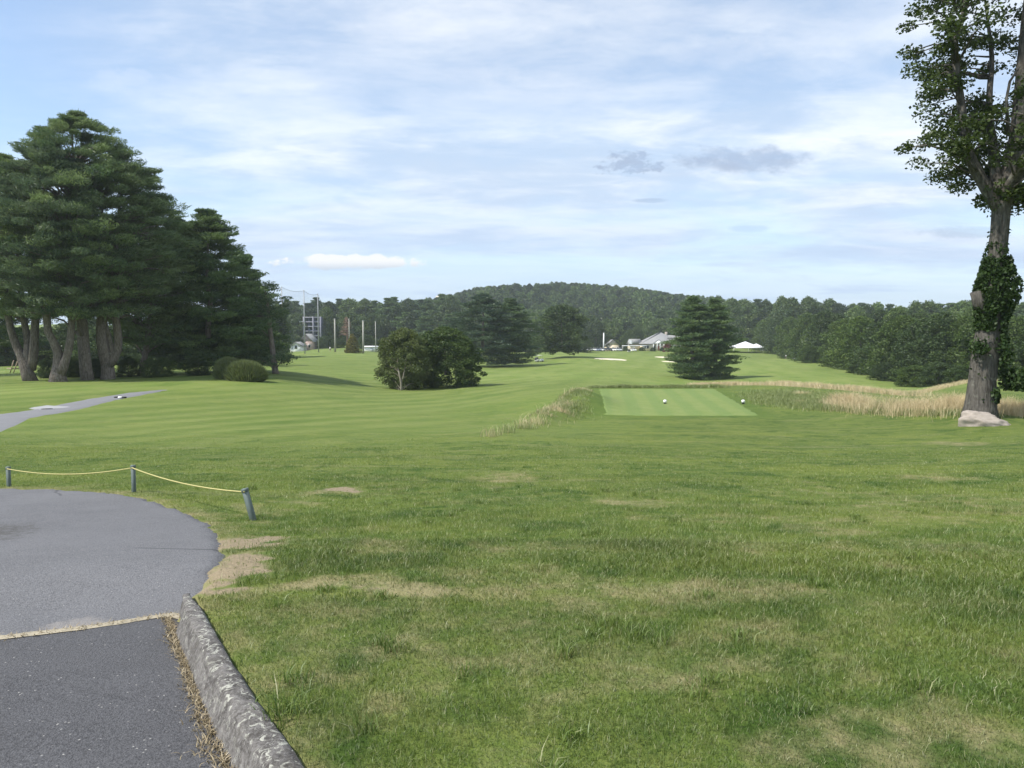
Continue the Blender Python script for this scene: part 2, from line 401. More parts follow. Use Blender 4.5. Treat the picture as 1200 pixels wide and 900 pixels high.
# ground
m_ground, g = mat_new('grass_ground'); nt = m_ground.node_tree
geo = N(nt, 'ShaderNodeNewGeometry')
c, dn, fine, small = grass_colour(g, geo.outputs['Position'])
dirt = g.attr('dirt').outputs['Fac']
dm = g.ramp(g.m('ADD', g.m('MULTIPLY', dirt, .95), g.m('MULTIPLY', g.m('SUBTRACT', g.noise(geo.outputs['Position'], 5., 5, .7), .5), 1.3)), .36, .80)
soil = g.mix(g.noise(geo.outputs['Position'], 30., 4, .7), (.16, .125, .075, 1), (.34, .28, .185, 1))
c = g.mix(dm, c, soil)
b = N(nt, 'ShaderNodeBsdfPrincipled'); g.L(c, b.inputs['Base Color']); b.inputs['Roughness'].default_value = .9; b.inputs['Specular IOR Level'].default_value = .15
bp = N(nt, 'ShaderNodeBump'); bp.inputs['Strength'].default_value = .9; bp.inputs['Distance'].default_value = .03
st = g.m('ADD', g.m('MULTIPLY', g.noise(geo.outputs['Position'], 9., 5, .75), 1.6), g.m('MULTIPLY', fine, .6))
g.L(st, bp.inputs['Height']); g.L(bp.outputs[0], b.inputs['Normal'])
o = N(nt, 'ShaderNodeOutputMaterial'); g.L(b.outputs[0], o.inputs[0])
# blades
def blade_mat(name, kind, mul=(1.18, 1.20, 1.0, 1)):
    m, g = mat_new(name); nt = m.node_tree; geo = N(nt, 'ShaderNodeNewGeometry'); rnd = g.attr('rnd').outputs['Fac']
    if kind == 'lawn':
        c, dn, fine, small = grass_colour(g, geo.outputs['Position'])
        c = g.mix(1., c, mul, 'MULTIPLY')
        c = g.mix(g.m('MULTIPLY', g.ramp(g.noise(geo.outputs['Position'], .45, 4, .6, .6), .46, .62), .55), c, g.mix(1., c, (.62, .72, .60, 1), 'MULTIPLY'))
        c = g.mix(g.m('MULTIPLY', g.ramp(rnd, .0, 1.), .45), c, (.15, .24, .06, 1))
        c = g.mix(g.m('MULTIPLY', g.ramp(rnd, .88, .93), .7), c, (.42, .40, .22, 1))
        tw = .4
    elif kind == 'fescue':
        c = g.mix(rnd, (.46, .37, .20, 1), (.74, .62, .38, 1)); c = g.mix(g.m('MULTIPLY', g.ramp(g.attr('green').outputs['Fac'], .3, .7), .9), c, (.19, .25, .075, 1)); tw = .4
    elif kind == 'dead':
        c = g.mix(rnd, (.22, .17, .10, 1), (.42, .35, .22, 1)); tw = .2
    else:
        c = g.mix(rnd, (.10, .14, .045, 1), (.20, .23, .09, 1)); tw = .4
    b = N(nt, 'ShaderNodeBsdfDiffuse'); g.L(c, b.inputs[0]); t = N(nt, 'ShaderNodeBsdfTranslucent'); g.L(c, t.inputs[0])
    mx = N(nt, 'ShaderNodeMixShader'); mx.inputs[0].default_value = tw; g.L(b.outputs[0], mx.inputs[1]); g.L(t.outputs[0], mx.inputs[2])
    gl = N(nt, 'ShaderNodeBsdfGlossy'); gl.inputs['Roughness'].default_value = .5; gl.inputs[0].default_value = (1, 1, 1, 1)
    m2 = N(nt, 'ShaderNodeMixShader'); m2.inputs[0].default_value = .03; g.L(mx.outputs[0], m2.inputs[1]); g.L(gl.outputs[0], m2.inputs[2])
    o = N(nt, 'ShaderNodeOutputMaterial'); g.L(m2.outputs[0], o.inputs[0]); return m
m_blade = blade_mat('grass_blades', 'lawn'); m_blade2 = blade_mat('grass_blades_mid', 'lawn', (1.75, 1.68, 1.5, 1)); m_fescue = blade_mat('fescue', 'fescue'); m_dead = blade_mat('dead_grass', 'dead'); m_ornam = blade_mat('ornamental', 'orn')
def leaf_mat(name, c0, c1, tw=.3, gloss=.018, vary=.5):
    m, g = mat_new(name); nt = m.node_tree
    rnd = g.attr('rnd').outputs['Fac']; tint = g.attr('tint').outputs['Fac']
    oi = N(nt, 'ShaderNodeObjectInfo')
    c = g.mix(rnd, c4(c0), c4(c1))
    tt = g.m('FRACT', g.m('ADD', g.m('MULTIPLY', oi.outputs['Random'], 1.), tint))
    a = [x * (1 - .45 * vary) for x in (1., .92, 1.05)]; b_ = [x * (1 + .55 * vary) for x in (1.12, 1., .70)]
    c = g.mix(1., c, g.mix(tt, c4(a), c4(b_)), 'MULTIPLY')
    b = N(nt, 'ShaderNodeBsdfDiffuse'); g.L(c, b.inputs[0]); t = N(nt, 'ShaderNodeBsdfTranslucent'); g.L(c, t.inputs[0])
    mx = N(nt, 'ShaderNodeMixShader'); mx.inputs[0].default_value = tw; g.L(b.outputs[0], mx.inputs[1]); g.L(t.outputs[0], mx.inputs[2])
    gl = N(nt, 'ShaderNodeBsdfGlossy'); gl.inputs['Roughness'].default_value = .45
    m2 = N(nt, 'ShaderNodeMixShader'); m2.inputs[0].default_value = gloss; g.L(mx.outputs[0], m2.inputs[1]); g.L(gl.outputs[0], m2.inputs[2])
    o = N(nt, 'ShaderNodeOutputMaterial'); g.L(m2.outputs[0], o.inputs[0]); return m
m_pine = leaf_mat('pine_needles', (.055, .110, .055), (.20, .29, .125), .35)
m_darkpine = leaf_mat('dark_pine_needles', (.034, .074, .046), (.115, .180, .088), .3)
m_broad = leaf_mat('broad_leaves', (.036, .072, .024), (.082, .132, .042), .28)
m_maple = leaf_mat('maple_leaves', (.026, .045, .020), (.050, .080, .026), .3)
m_hill = leaf_mat('hill_leaves', (.036, .074, .036), (.092, .142, .056), .3, vary=1.1)
m_olive = leaf_mat('olive_leaves', (.11, .12, .03), (.19, .18, .05), .25)
m_small = leaf_mat('grey_green_leaves', (.060, .094, .042), (.110, .150, .070), .3, vary=.2)
m_red = leaf_mat('red_leaves', (.10, .025, .02), (.18, .05, .04), .25)
m_ivy = leaf_mat('ivy_leaves', (.022, .048, .016), (.048, .088, .028), .25, .012)
m_dead_twig = simple('dead_twigs', (.19, .11, .08), .9)
def bark_mat(name, c0, c1):
    m, g = mat_new(name); nt = m.node_tree; tc = N(nt, 'ShaderNodeTexCoord')
    mp = N(nt, 'ShaderNodeMapping'); mp.inputs['Scale'].default_value = (7, 7, 1.3); g.L(tc.outputs['Object'], mp.inputs[0])
    n = g.noise(mp.outputs[0], 1.6, 6, .7, .3); v = g.voro(mp.outputs[0], 1.8)
    c = g.mix(g.ramp(n, .3, .7), c4(c0), c4(c1))
    c = g.mix(g.m('MULTIPLY', g.ramp(g.noise(tc.outputs['Object'], 2.2, 4, .6), .58, .75), .5), c, (.30, .31, .26, 1))
    b = N(nt, 'ShaderNodeBsdfPrincipled'); g.L(c, b.inputs['Base Color']); b.inputs['Roughness'].default_value = .95; b.inputs['Specular IOR Level'].default_value = .1
    bp = N(nt, 'ShaderNodeBump'); bp.inputs['Strength'].default_value = 1.; bp.inputs['Distance'].default_value = .05
    g.L(g.m('ADD', n, g.m('MULTIPLY', v, .5)), bp.inputs['Height']); g.L(bp.outputs[0], b.inputs['Normal'])
    o = N(nt, 'ShaderNodeOutputMaterial'); g.L(b.outputs[0], o.inputs[0]); return m
m_bark = bark_mat('pine_bark', (.075, .062, .052), (.22, .19, .165)); m_bark2 = bark_mat('maple_bark', (.052, .048, .042), (.125, .115, .10))
m_bark3 = bark_mat('pale_bark', (.15, .135, .105), (.29, .265, .21))
# asphalt
def asphalt(name, base, patch):
    m, g = mat_new(name); nt = m.node_tree; geo = N(nt, 'ShaderNodeNewGeometry'); p = geo.outputs['Position']
    big = g.noise(p, .5, 5, .6); sp = g.voro(p, 130.); sp2 = g.noise(p, 75., 3, .75); big2 = g.noise(p, 2.4, 5, .65, .6)
    c = g.mix(g.ramp(big, .3, .7), c4([x * .86 for x in base]), c4([x * 1.16 for x in base]))
    c = g.mix(g.ramp(big2, .35, .7), c, g.mix(.65, c, c4([x * 1.25 for x in base])))
    c = g.mix(g.m('MULTIPLY', g.ramp(sp2, .38, .70), .75), c, c4([x * 1.75 for x in base]))
    c = g.mix(g.m('MULTIPLY', g.ramp(sp2, .50, .30), .55), c, c4([x * .45 for x in base]))
    wn = N(nt, 'ShaderNodeTexVoronoi'); wn.inputs['Scale'].default_value = 48.; g.L(p, wn.inputs['Vector'])
    pick = g.m('GREATER_THAN', g.sep(wn.outputs['Color'])[0], .90); spot = g.m('MULTIPLY', pick, g.ramp(wn.outputs['Distance'], .28, .12))
    c = g.mix(g.m('MULTIPLY', spot, .8), c, (.34, .33, .31, 1))
    if patch is not None:
        x, y, z = g.sep(p)
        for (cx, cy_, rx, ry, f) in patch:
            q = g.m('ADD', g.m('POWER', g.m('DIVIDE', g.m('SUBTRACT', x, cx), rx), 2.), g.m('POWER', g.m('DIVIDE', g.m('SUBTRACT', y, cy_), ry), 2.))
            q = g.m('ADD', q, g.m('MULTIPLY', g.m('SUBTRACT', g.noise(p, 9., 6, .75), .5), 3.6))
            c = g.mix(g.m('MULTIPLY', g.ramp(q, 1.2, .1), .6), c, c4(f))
    cr = N(nt, 'ShaderNodeTexVoronoi'); cr.feature = 'DISTANCE_TO_EDGE'; cr.inputs['Scale'].default_value = .42
    g.L(g.vm('ADD', p, g.vm('MULTIPLY', N(nt, 'ShaderNodeTexNoise', i2=3.).outputs['Color'], (.35, .35, 0))), cr.inputs['Vector'])
    ck = g.m('MULTIPLY', g.ramp(cr.outputs[0], .008, .002), g.ramp(g.noise(p, .6, 2), .50, .58))
    c = g.mix(g.m('MULTIPLY', ck, .6), c, c4([x * .4 for x in base]))
    b = N(nt, 'ShaderNodeBsdfPrincipled'); g.L(c, b.inputs['Base Color']); b.inputs['Roughness'].default_value = .85; b.inputs['Specular IOR Level'].default_value = .3
    bp = N(nt, 'ShaderNodeBump'); bp.inputs['Strength'].default_value = .8; bp.inputs['Distance'].default_value = .004
    g.L(g.m('SUBTRACT', g.m('ADD', sp, g.m('MULTIPLY', sp2, 1.2)), g.m('MULTIPLY', ck, 1.)), bp.inputs['Height']); g.L(bp.outputs[0], b.inputs['Normal'])
    o = N(nt, 'ShaderNodeOutputMaterial'); g.L(b.outputs[0], o.inputs[0]); return m
_pt = hit(85, 712); _p_shadow = hit(-75, 635)
m_asph = asphalt('old_asphalt', (.108, .108, .112), [(_pt[0], _pt[1], .22, .2, (.26, .24, .22)), (_p_shadow[0], _p_shadow[1], .7, 1.1, (.05, .045, .035))])  # second, dark patch: shadow at the left edge painted into the asphalt colour
m_asph2 = asphalt('dark_asphalt', (.064, .064, .067), None)
m_path = simple('worn_path', (.165, .165, .17), .9, var=.2, scale=1.5)
m_path2 = simple('concrete_path', (.30, .30, .30), .9, var=.15, scale=1.5)
# granite kerb
m_kerb, g = mat_new('lichen_granite'); nt = m_kerb.node_tree; geo = N(nt, 'ShaderNodeNewGeometry'); p = geo.outputs['Position']
na = g.noise(p, 14., 6, .75, .3); nb = g.noise(p, 55., 4, .7); nz = g.sep(geo.outputs['Normal'])[2]
c = g.mix(g.ramp(na, .35, .65), (.06, .055, .05, 1), (.16, .15, .14, 1)); c = g.mix(g.m('MULTIPLY', g.ramp(nb, .45, .7), .6), c, (.24, .23, .22, 1))
ly = g.noise(p, 24., 6, .72, .8); up = g.ramp(nz, .2, .75)
c = g.mix(g.m('MULTIPLY', g.ramp(ly, .53, .60), g.m('ADD', g.m('MULTIPLY', up, .72), .10)), c, (.42, .42, .36, 1))
c = g.mix(g.m('MULTIPLY', g.ramp(g.noise(p, 6., 5, .7), .55, .7), .5), c, (.055, .05, .04, 1))
b = N(nt, 'ShaderNodeBsdfPrincipled'); g.L(c, b.inputs['Base Color']); b.inputs['Roughness'].default_value = .9; b.inputs['Specular IOR Level'].default_value = .2
bp = N(nt, 'ShaderNodeBump'); bp.inputs['Strength'].default_value = 1.; bp.inputs['Distance'].default_value = .012; g.L(g.m('ADD', na, g.m('MULTIPLY', nb, .5)), bp.inputs['Height']); g.L(bp.outputs[0], b.inputs['Normal'])
o = N(nt, 'ShaderNodeOutputMaterial'); g.L(b.outputs[0], o.inputs[0])
m_tee, g = mat_new('tee_turf'); nt = m_tee.node_tree; geo = N(nt, 'ShaderNodeNewGeometry'); p = geo.outputs['Position']; x, y, z = g.sep(p)
n = g.noise(p, 1.2, 5, .7, .3); n2 = g.noise(p, 9., 4, .75)
c = g.mix(g.ramp(n, .3, .7), (.138, .192, .048, 1), (.172, .215, .066, 1)); c = g.mix(g.m('MULTIPLY', g.ramp(n2, .4, .7), .4), c, (.20, .24, .10, 1))
s_ = g.m('SINE', g.m('MULTIPLY', g.m('ADD', g.m('SUBTRACT', x, g.m('MULTIPLY', y, .12)), g.m('MULTIPLY', n, .35)), 4.4))
c = g.mix(g.m('MULTIPLY', g.ramp(s_, -.6, .6), .40), c, (.105, .175, .048, 1))
b = N(nt, 'ShaderNodeBsdfPrincipled'); g.L(c, b.inputs['Base Color']); b.inputs['Roughness'].default_value = .9; b.inputs['Specular IOR Level'].default_value = .15
o = N(nt, 'ShaderNodeOutputMaterial'); g.L(b.outputs[0], o.inputs[0])
m_sand = simple('bunker_sand', (.66, .58, .44), .95)
m_white = simple('white_paint', (.78, .78, .76), .5, var=.04); m_cream = simple('cream_wall', (.72, .62, .46), .8, var=.05, scale=1.)
m_roof = simple('grey_shingles', (.25, .25, .25), .9, var=.2, scale=2.); m_glass = simple('dark_glass', (.02, .025, .03), .1, var=.05)
m_reddoor = simple('red_door', (.42, .13, .08), .6); m_stone = simple('pale_boulder', (.31, .27, .23), .95, var=.45, scale=5., bump=1.)
m_postm = simple('grey_green_post', (.105, .135, .125), .6, var=.25, scale=12); m_rope = simple('yellow_rope', (.42, .38, .15), .8, var=.15, scale=40)
m_pole = simple('grey_wood_pole', (.36, .345, .31), .9, var=.15, scale=2.); m_dpole = simple('steel_pole', (.30, .31, .32), .6, var=.1)
m_canvas = simple('white_canvas', (.74, .74, .76), .7, var=.03); m_rubber = simple('black_rubber', (.02, .02, .02), .8)
m_silver = simple('silver_paint', (.50, .52, .54), .35, var=.03); m_blue = simple('blue_grey_paint', (.16, .20, .28), .35, var=.03); m_black = simple('black_paint', (.03, .03, .035), .35)
m_wood = simple('weathered_wood', (.34, .27, .19), .9); m_facade = simple('lilac_white_frame', (.24, .235, .29), .7, var=.05); m_skin = simple('skin', (.45, .30, .22), .6)
m_shirt = simple('white_shirt', (.75, .75, .75), .9); m_short = simple('dark_shorts', (.05, .05, .07), .9); m_pink = simple('pink_siding', (.50, .38, .34), .8)

# ------------------------------------------------------------------ ground sheet
def axis(core0, core1, step, end, grow):
    a = list(np.arange(core0, core1 + 1e-6, step)); s = step; v = a[-1]
    while v < end: s *= grow; v += s; a.append(v)
    return a
px_ = axis(0, 7, .10, 1600, 1.021); gx = np.array([-v for v in px_[:0:-1]] + px_)
gy = np.array([-v for v in axis(0, 1, .3, 1600, 1.12)[:0:-1]] + axis(0, 11, .10, 1600, 1.017))
GX, GY = np.meshgrid(gx, gy); GXf, GYf = GX.ravel(), GY.ravel()
GZ = ground_h(GXf, GYf)
nx, ny = len(gx), len(gy)
idx = np.arange(nx * ny).reshape(ny, nx)
F = np.stack([idx[:-1, :-1], idx[:-1, 1:], idx[1:, 1:], idx[1:, :-1]], -1).reshape(-1, 4)
# --- masks (all plain functions of the place)
def seg_mask(x, y, ln, wd): return ss(1., .25, path_dist(x, y, np.array(ln)) / wd)
DRY_A = [hit(*q) for q in ((372, 683), (430, 688), (500, 690))]; DRY_B = [hit(*q) for q in ((560, 688), (680, 692), (800, 692), (940, 690))]
DRY_SPOT = [(395, 575, .5), (372, 632, .3), (815, 795, .22), (1108, 862, .22), (1150, 868, .2), (1195, 890, .25), (1040, 870, .18), (340, 590, .4), (960, 620, .6), (1100, 560, .8), (880, 640, .5), (325, 700, .2), (1050, 660, .35), (740, 590, .8), (600, 560, 1.), (440, 640, .5), (1010, 810, .2), (890, 740, .25), (1120, 520, 1.2)]
DRY_SPOT = [(hit(a, b_), r_ * 1.2) for a, b_, r_ in DRY_SPOT]
DIRT = [(hit(a, b_), r_) for a, b_, r_ in ((285, 634, .34), (270, 640, .28), (300, 655, .22), (275, 672, .26), (262, 660, .2), (398, 574, .35), (244, 688, .15))]
def dry_mask(x, y):
    x0_, y0_ = x, y; x = x + (fbm(x0_ / .5 + 3, y0_ / .5, 4) - .5) * .9; y = y + (fbm(x0_ / .5 + 33, y0_ / .5 + 8, 4) - .5) * .9
    d = np.zeros(np.shape(x))
    d = np.maximum(d, .66 * seg_mask(x, y, DRY_A, .30)); d = np.maximum(d, .54 * seg_mask(x, y, DRY_B, .50))
    for c_, r_ in DRY_SPOT: d = np.maximum(d, .54 * ss(1.5, .1, np.hypot(x - c_[0], (y - c_[1])) / r_))
    x, y = x0_, y0_
    near = (x < 3) & (y < 24) & (x > -32) & (y > 1)
    e = np.zeros(np.shape(x)); q = np.zeros(np.shape(x)) + 9
    if near.any(): q[near] = road_edge(x[near], y[near])
    e = np.where((q > -.2) & (y > 4.6), ss(.9, .0, q) * .52, 0); e = np.where((q > -.2) & (y <= 4.6), ss(.30, .16, q) * .5, e)
    d = np.maximum(d, e)
    d = np.maximum(d, .42 * ss(.50, .68, fbm(x / 1.6 + 9, y / .9, 4)) * ss(26, 8, y)); d = np.maximum(d, .40 * ss(.52, .66, fbm(x / .5 + 9, y / .4, 4)) * ss(9, 3, y))
    return np.clip(d, 0, 1)
def dirt_mask(x, y):
    x, y = x + (fbm(x / .25 + 3, y / .25, 5, .65) - .5) * .8, y + (fbm(x / .25 + 33, y / .25 + 8, 5, .65) - .5) * .8
    d = np.zeros(np.shape(x))
    for c_, r_ in DIRT: d = np.maximum(d, ss(1.5, .3, np.hypot((x - c_[0]) / 1.3, y - c_[1]) / r_))
    d = np.maximum(d, .5 * seg_mask(x, y, DRY_A, .2))
    for c_, r_ in DRY_SPOT[:8]: d = np.maximum(d, .36 * ss(1., .2, np.hypot(x - c_[0], y - c_[1]) / r_ / .8))
    return d
def stripe_mask(x, y):
    """mowing bands: + light, - dark"""
    r = np.hypot(x, y)
    wob = (fbm(x / 30, y / 30, 3) - .5) * 9
    s1 = (x * .88 - y * .36 + wob) / 3.6                     # left fairway
    s2 = (x * .97 - y * .22 + wob) / 7.0                     # far fairway
    b1 = np.sin(s1 * 2 * math.pi) * ss(-2, -8, x - (y - 20) * .12) * ss(14, 22, y) * ss(170, 90, y)
    b2 = np.sin(s2 * 2 * math.pi) * ss(45, 80, y) * .8 * ss(-2, 8, x + .12 * y)
    b3 = np.sin((y + wob * 2) / 18 * 2 * math.pi) * ss(170, 240, y) * ss(20, 60, x - .3 * y + 40) * .8
    v = b1 * .36 + b2 * .24 + b3 * .3
    v = v * (.1 + 1.7 * fbm(x / 9 + 3, y / 9, 4)) + (fbm(x / 5 + 31, y / 5, 4) - .5) * .35 * ss(14, 30, y)
    st = sdf(TEE, x, y)
    v = v * ss(.5, 3, st)
    v = v - .75 * ss(1.1, .5, st) * ss(-.3, .0, st) - .22 * ss(3.5, 1, st) * ss(.9, 1.1, st)
    return np.clip(v, -1, 1)
def fair_mask(x, y):
    a = ss(13, 30, y) * ss(6, -2, x - .10 * (y - 12)); b_ = ss(50, 75, y)
    rough = ss(.45, .62, fbm(x / 45 + 5, y / 45 + 8, 3)) * .5
    return np.clip(np.maximum(a, b_) * (1 - rough), 0, 1)
m_g = new_mesh('lawn', np.stack([GXf, GYf, GZ], 1), F, dict(dry=dry_mask(GXf, GYf), dirt=dirt_mask(GXf, GYf), stripe=stripe_mask(GXf, GYf), fair=fair_mask(GXf, GYf)), smooth=True)
link('ground', m_g, m_ground, kind='structure')

def grid_patch(name, xs, ys, zfun, keep, mat, skirt=True, **kw):
    A, B = np.meshgrid(xs, ys); a, b_ = A.ravel(), B.ravel(); z, d = zfun(a, b_), keep(a, b_)
    z = z - np.clip(d * .9 + .004, 0, .25)
    id_ = np.arange(len(a)).reshape(A.shape)
    f = np.stack([id_[:-1, :-1], id_[:-1, 1:], id_[1:, 1:], id_[1:, :-1]], -1).reshape(-1, 4)
    f = f[(d[f].min(1) < .05)]
    u, inv = np.unique(f, return_inverse=True)
    return link(name, new_mesh(name, np.stack([a, b_, z], 1)[u], inv.reshape(-1, 4), smooth=True), mat, kind='structure', **kw)
CR = np.array([(-9, 5.55), *[tuple(flat(a, b_, -.13)) for a, b_ in ((0, 748), (50, 741), (100, 735), (150, 726), (200, 716))], (-1.6, 4.3)])
def crack_y(x): return np.interp(x, CR[:, 0], CR[:, 1]) + (fbm(x * 6, x * 0, 3) - .5) * .03
def road_z(a, b_): return nat_h(a, b_) - kerb_drop(a, b_) + .012
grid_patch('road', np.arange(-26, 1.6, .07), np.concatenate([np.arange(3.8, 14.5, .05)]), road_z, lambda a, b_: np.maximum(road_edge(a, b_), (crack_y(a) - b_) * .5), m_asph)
grid_patch('driveway', np.arange(-12, 2.2, .06), np.arange(-6, 6.2, .06), lambda a, b_: road_z(a, b_) + .006, lambda a, b_: np.maximum(road_edge(a, b_), (b_ - crack_y(a)) * .5), m_asph2)
grid_patch('cart_path', np.arange(-48, -14, .25), np.arange(20, 75, .25), lambda a, b_: nat_h(a, b_) - .02, lambda a, b_: (path_dist(a, b_) - np.interp(b_, (24, 40, 55, 61), (1.35, .95, .60, -.4))) * .3, m_path)
_br = np.array([hit(62, 477), hit(0, 476), hit(-120, 478)])
grid_patch('concrete_apron', np.arange(-60, -20, .3), np.arange(25, 60, .3), lambda a, b_: nat_h(a, b_) - .012, lambda a, b_: (path_dist(a, b_, _br) - np.interp(a, (-32, -24), (3.0, .6))) * .2, m_path2)
def tee_z(a, b_): return np.full(np.shape(a), -2.28) + .012 + (fbm(a / 3, b_ / 3, 2) - .5) * .0
grid_patch('tee_box', np.arange(3.5, 15, .12), np.arange(34, 53, .12), lambda a, b_: nat_h(a, b_) + .012, lambda a, b_: sdf(TEE, a, b_) + (fbm(a * 2.5, b_ * 2.5, 3) - .5) * .25, m_tee)
for b_ in BUNK:
    cx, cy_ = b_['c']; rx, ry = b_['r']
    grid_patch('bunker', np.arange(cx - rx * 1.2, cx + rx * 1.2, .25), np.arange(cy_ - ry * 1.2, cy_ + ry * 1.2, .3), lambda a, q: nat_h(a, q) + .05, lambda a, q: (np.hypot((a - cx) / rx, (q - cy_) / ry) - 1 + (fbm(a / 2, q / 2, 2) - .5) * .3) * 1.5, m_sand)

# ------------------------------------------------------------------ kerb
def smooth_line(p, n):
    p = np.asarray(p, float); s = np.concatenate([[0], np.cumsum(np.linalg.norm(np.diff(p, axis=0), axis=1))])
    t = np.linspace(0, s[-1], n); q = np.stack([np.interp(t, s, p[:, k]) for k in range(p.shape[1])], 1)
    for _ in range(6): q[1:-1] = (q[:-2] + 2 * q[1:-1] + q[2:]) / 4
    return q
kl = smooth_line(kerb_r, 260); kt = np.gradient(kl, axis=0); kt /= np.linalg.norm(kt, axis=1)[:, None]
kn = np.stack([kt[:, 1], -kt[:, 0]], 1)
if kn[0, 0] > 0: kn = -kn
prof = np.array([(.0, -.25), (.0, -.03), (.004, .004), (.02, .018), (.05, .024), (.085, .025), (.118, .020), (.136, .008), (.146, -.012), (.156, -.035), (.175, -.075), (.195, -.115), (.212, -.15), (.22, -.26)])
gz_k = nat_h(kl[:, 0], kl[:, 1]); gz_k = gz_k * .6 + .008 - .02 * ss(16, 0, np.arange(len(kl)))
V = []
for i in range(len(kl)):
    s_i = (.45 + .55 * float(ss(0, 18, i))) * (.74 + .26 * float(ss(20, 130, i)))
    for j, (a, z) in enumerate(prof):
        nn = (float(fbm(i * .11 + j * 3.1, j * .7, 3)) - .5) * .020
        nn2 = (float(fbm(i * .35 + 50, j * 1.3 + 9, 3)) - .5) * .014
        a2 = a * s_i + (1 - s_i) * .06 + nn * (j > 1)
        V.append((*(kl[i] + kn[i] * a2), gz_k[i] + z + (nn2 if j > 1 else 0)))
k_ = len(prof); id_ = np.arange(len(V)).reshape(-1, k_)
F = np.stack([id_[:-1, :-1], id_[1:, :-1], id_[1:, 1:], id_[:-1, 1:]], -1).reshape(-1, 4)
kb = MB(); kb.add(V, F); kb.add(np.array(V)[id_[0]], [tuple(range(k_))])
kb.build('kerb', m_kerb, smooth=True, kind='structure')

# ------------------------------------------------------------------ grass
def blades(name, P0, hgt, wid, rng, mat, lean=.5, seg=2, attrs=None, **kw):
    n = len(P0); th = rng.random(n) * 2 * math.pi; d = np.stack([np.cos(th), np.sin(th), 0 * th], 1)
    s = np.stack([-d[:, 1], d[:, 0], 0 * th], 1)
    ph = rng.random(n) * 2 * math.pi; s = np.stack([np.cos(ph), np.sin(ph), 0 * ph], 1)
    ln = (rng.random(n) ** .8 * lean)[:, None] * hgt[:, None]; up = np.array((0, 0, 1.))
    w = wid[:, None] * .5
    if seg == 1:
        V = np.stack([P0 - s * w, P0 + s * w, P0 + d * ln + up * hgt[:, None]], 1).reshape(-1, 3)
        F = [np.arange(3 * n).reshape(-1, 3)]; k = 3
    else:
        mid = P0 + d * ln * .35 + up * hgt[:, None] * .6; tip = P0 + d * ln * 1.15 + up * hgt[:, None] * .92
        V = np.stack([P0 - s * w, P0 + s * w, mid + s * w * .75, mid - s * w * .75, tip], 1).reshape(-1, 3)
        b0 = np.arange(n)[:, None] * 5; F = [np.concatenate([b0 + [3, 2, 4]], 0), np.concatenate([b0 + [0, 1, 2, 3]], 0)]; k = 5
    at = dict(rnd=np.repeat(rng.random(n), k))
    for a_, v_ in (attrs or {}).items(): at[a_] = np.repeat(v_, k)
    return link(name, new_mesh(name, V, F, at), mat, **kw)
rg = np.random.default_rng(11)
bands = [(1.9, 3.2, 14000, .033, .0024), (3.2, 4.6, 9500, .034, .0030), (4.6, 6.5, 5600, .033, .0042), (6.5, 9, 3000, .031, .0060), (9, 13, 1500, .027, .0085), (13, 19, 520, .022, .013), (19, 27, 150, .018, .018)]
PP, HH, WW = [], [], []
for (a, b_, dens, hh, ww) in bands:
    wmax = .76 * b_ + 1.2; n = int((b_ - a) * 2 * wmax * dens)
    y = a + (b_ - a) * rg.random(n); x = (rg.random(n) * 2 - 1) * wmax
    ok = np.abs(x) < .74 * y + 1.1; x, y = x[ok], y[ok]
    rd = np.where((x < 3) & (y < 16), 0., 9.); q = rd == 0
    if q.any(): rd[q] = road_edge(x[q], y[q])
    ke = np.zeros(len(x)) + 9
    q = (y < 5.2) & (x < 2)
    if q.any():
        dd = np.sqrt(((x[q][:, None] - kl[::4, 0]) ** 2 + (y[q][:, None] - kl[::4, 1]) ** 2)); ii = dd.argmin(1) * 4
        side = ((x[q] - kl[ii, 0]) * kn[ii, 0] + (y[q] - kl[ii, 1]) * kn[ii, 1]); ke[q] = np.where(side > .0, -dd.min(1), dd.min(1))
        ke[q] = np.where((dd.min(1) > np.where(side > 0, .26, 9.)), 9, ke[q])
    ok = (rd > .03) & (ke > .008) & (sdf(TEE, x, y) > .05) & (path_dist(x, y) > 1.4)
    x, y, rd = x[ok], y[ok], rd[ok]
    dr, di = dry_mask(x, y), dirt_mask(x, y)
    keep = rg.random(len(x)) > np.clip(di * 1.25 - .15 + (dr > .3) * dr * .6 + ss(17, 27, y) * .9, 0, .95)
    x, y, dr = x[keep], y[keep], dr[keep]
    tf = fbm(x / .35, y / .35, 3); t2 = fbm(x / 1.3 + 7, y / 1.3, 3)
    h_ = hh * (.45 + 1.1 * tf) * (.6 + .9 * t2) * (1 - .5 * dr) * (.7 + .6 * rg.random(len(x)))
    fm = fair_mask(x, y); h_ = h_ * (1 - .55 * fm)
    tall = rg.random(len(x)) < .02; h_ = np.where(tall & (fm < .5), h_ * 1.9, h_)
    PP.append(np.stack([x, y, ground_h(x, y) - .004], 1)); HH.append(h_); WW.append(np.full(len(x), ww) * (.7 + .6 * rg.random(len(x))))
PP, HH, WW = np.vstack(PP), np.concatenate(HH), np.concatenate(WW)
nearm = PP[:, 1] < 6.5
at_ = lambda p: dict(dry=dry_mask(p[:, 0], p[:, 1]), fair=fair_mask(p[:, 0], p[:, 1]), stripe=stripe_mask(p[:, 0], p[:, 1]))
blades('lawn_grass', PP[nearm], HH[nearm], WW[nearm], rg, m_blade, lean=.95, attrs=at_(PP[nearm]), kind='stuff')
blades('lawn_grass', PP[~nearm], HH[~nearm], WW[~nearm], rg, m_blade2, lean=.9, seg=1, attrs=at_(PP[~nearm]), kind='stuff')
tc_ = []
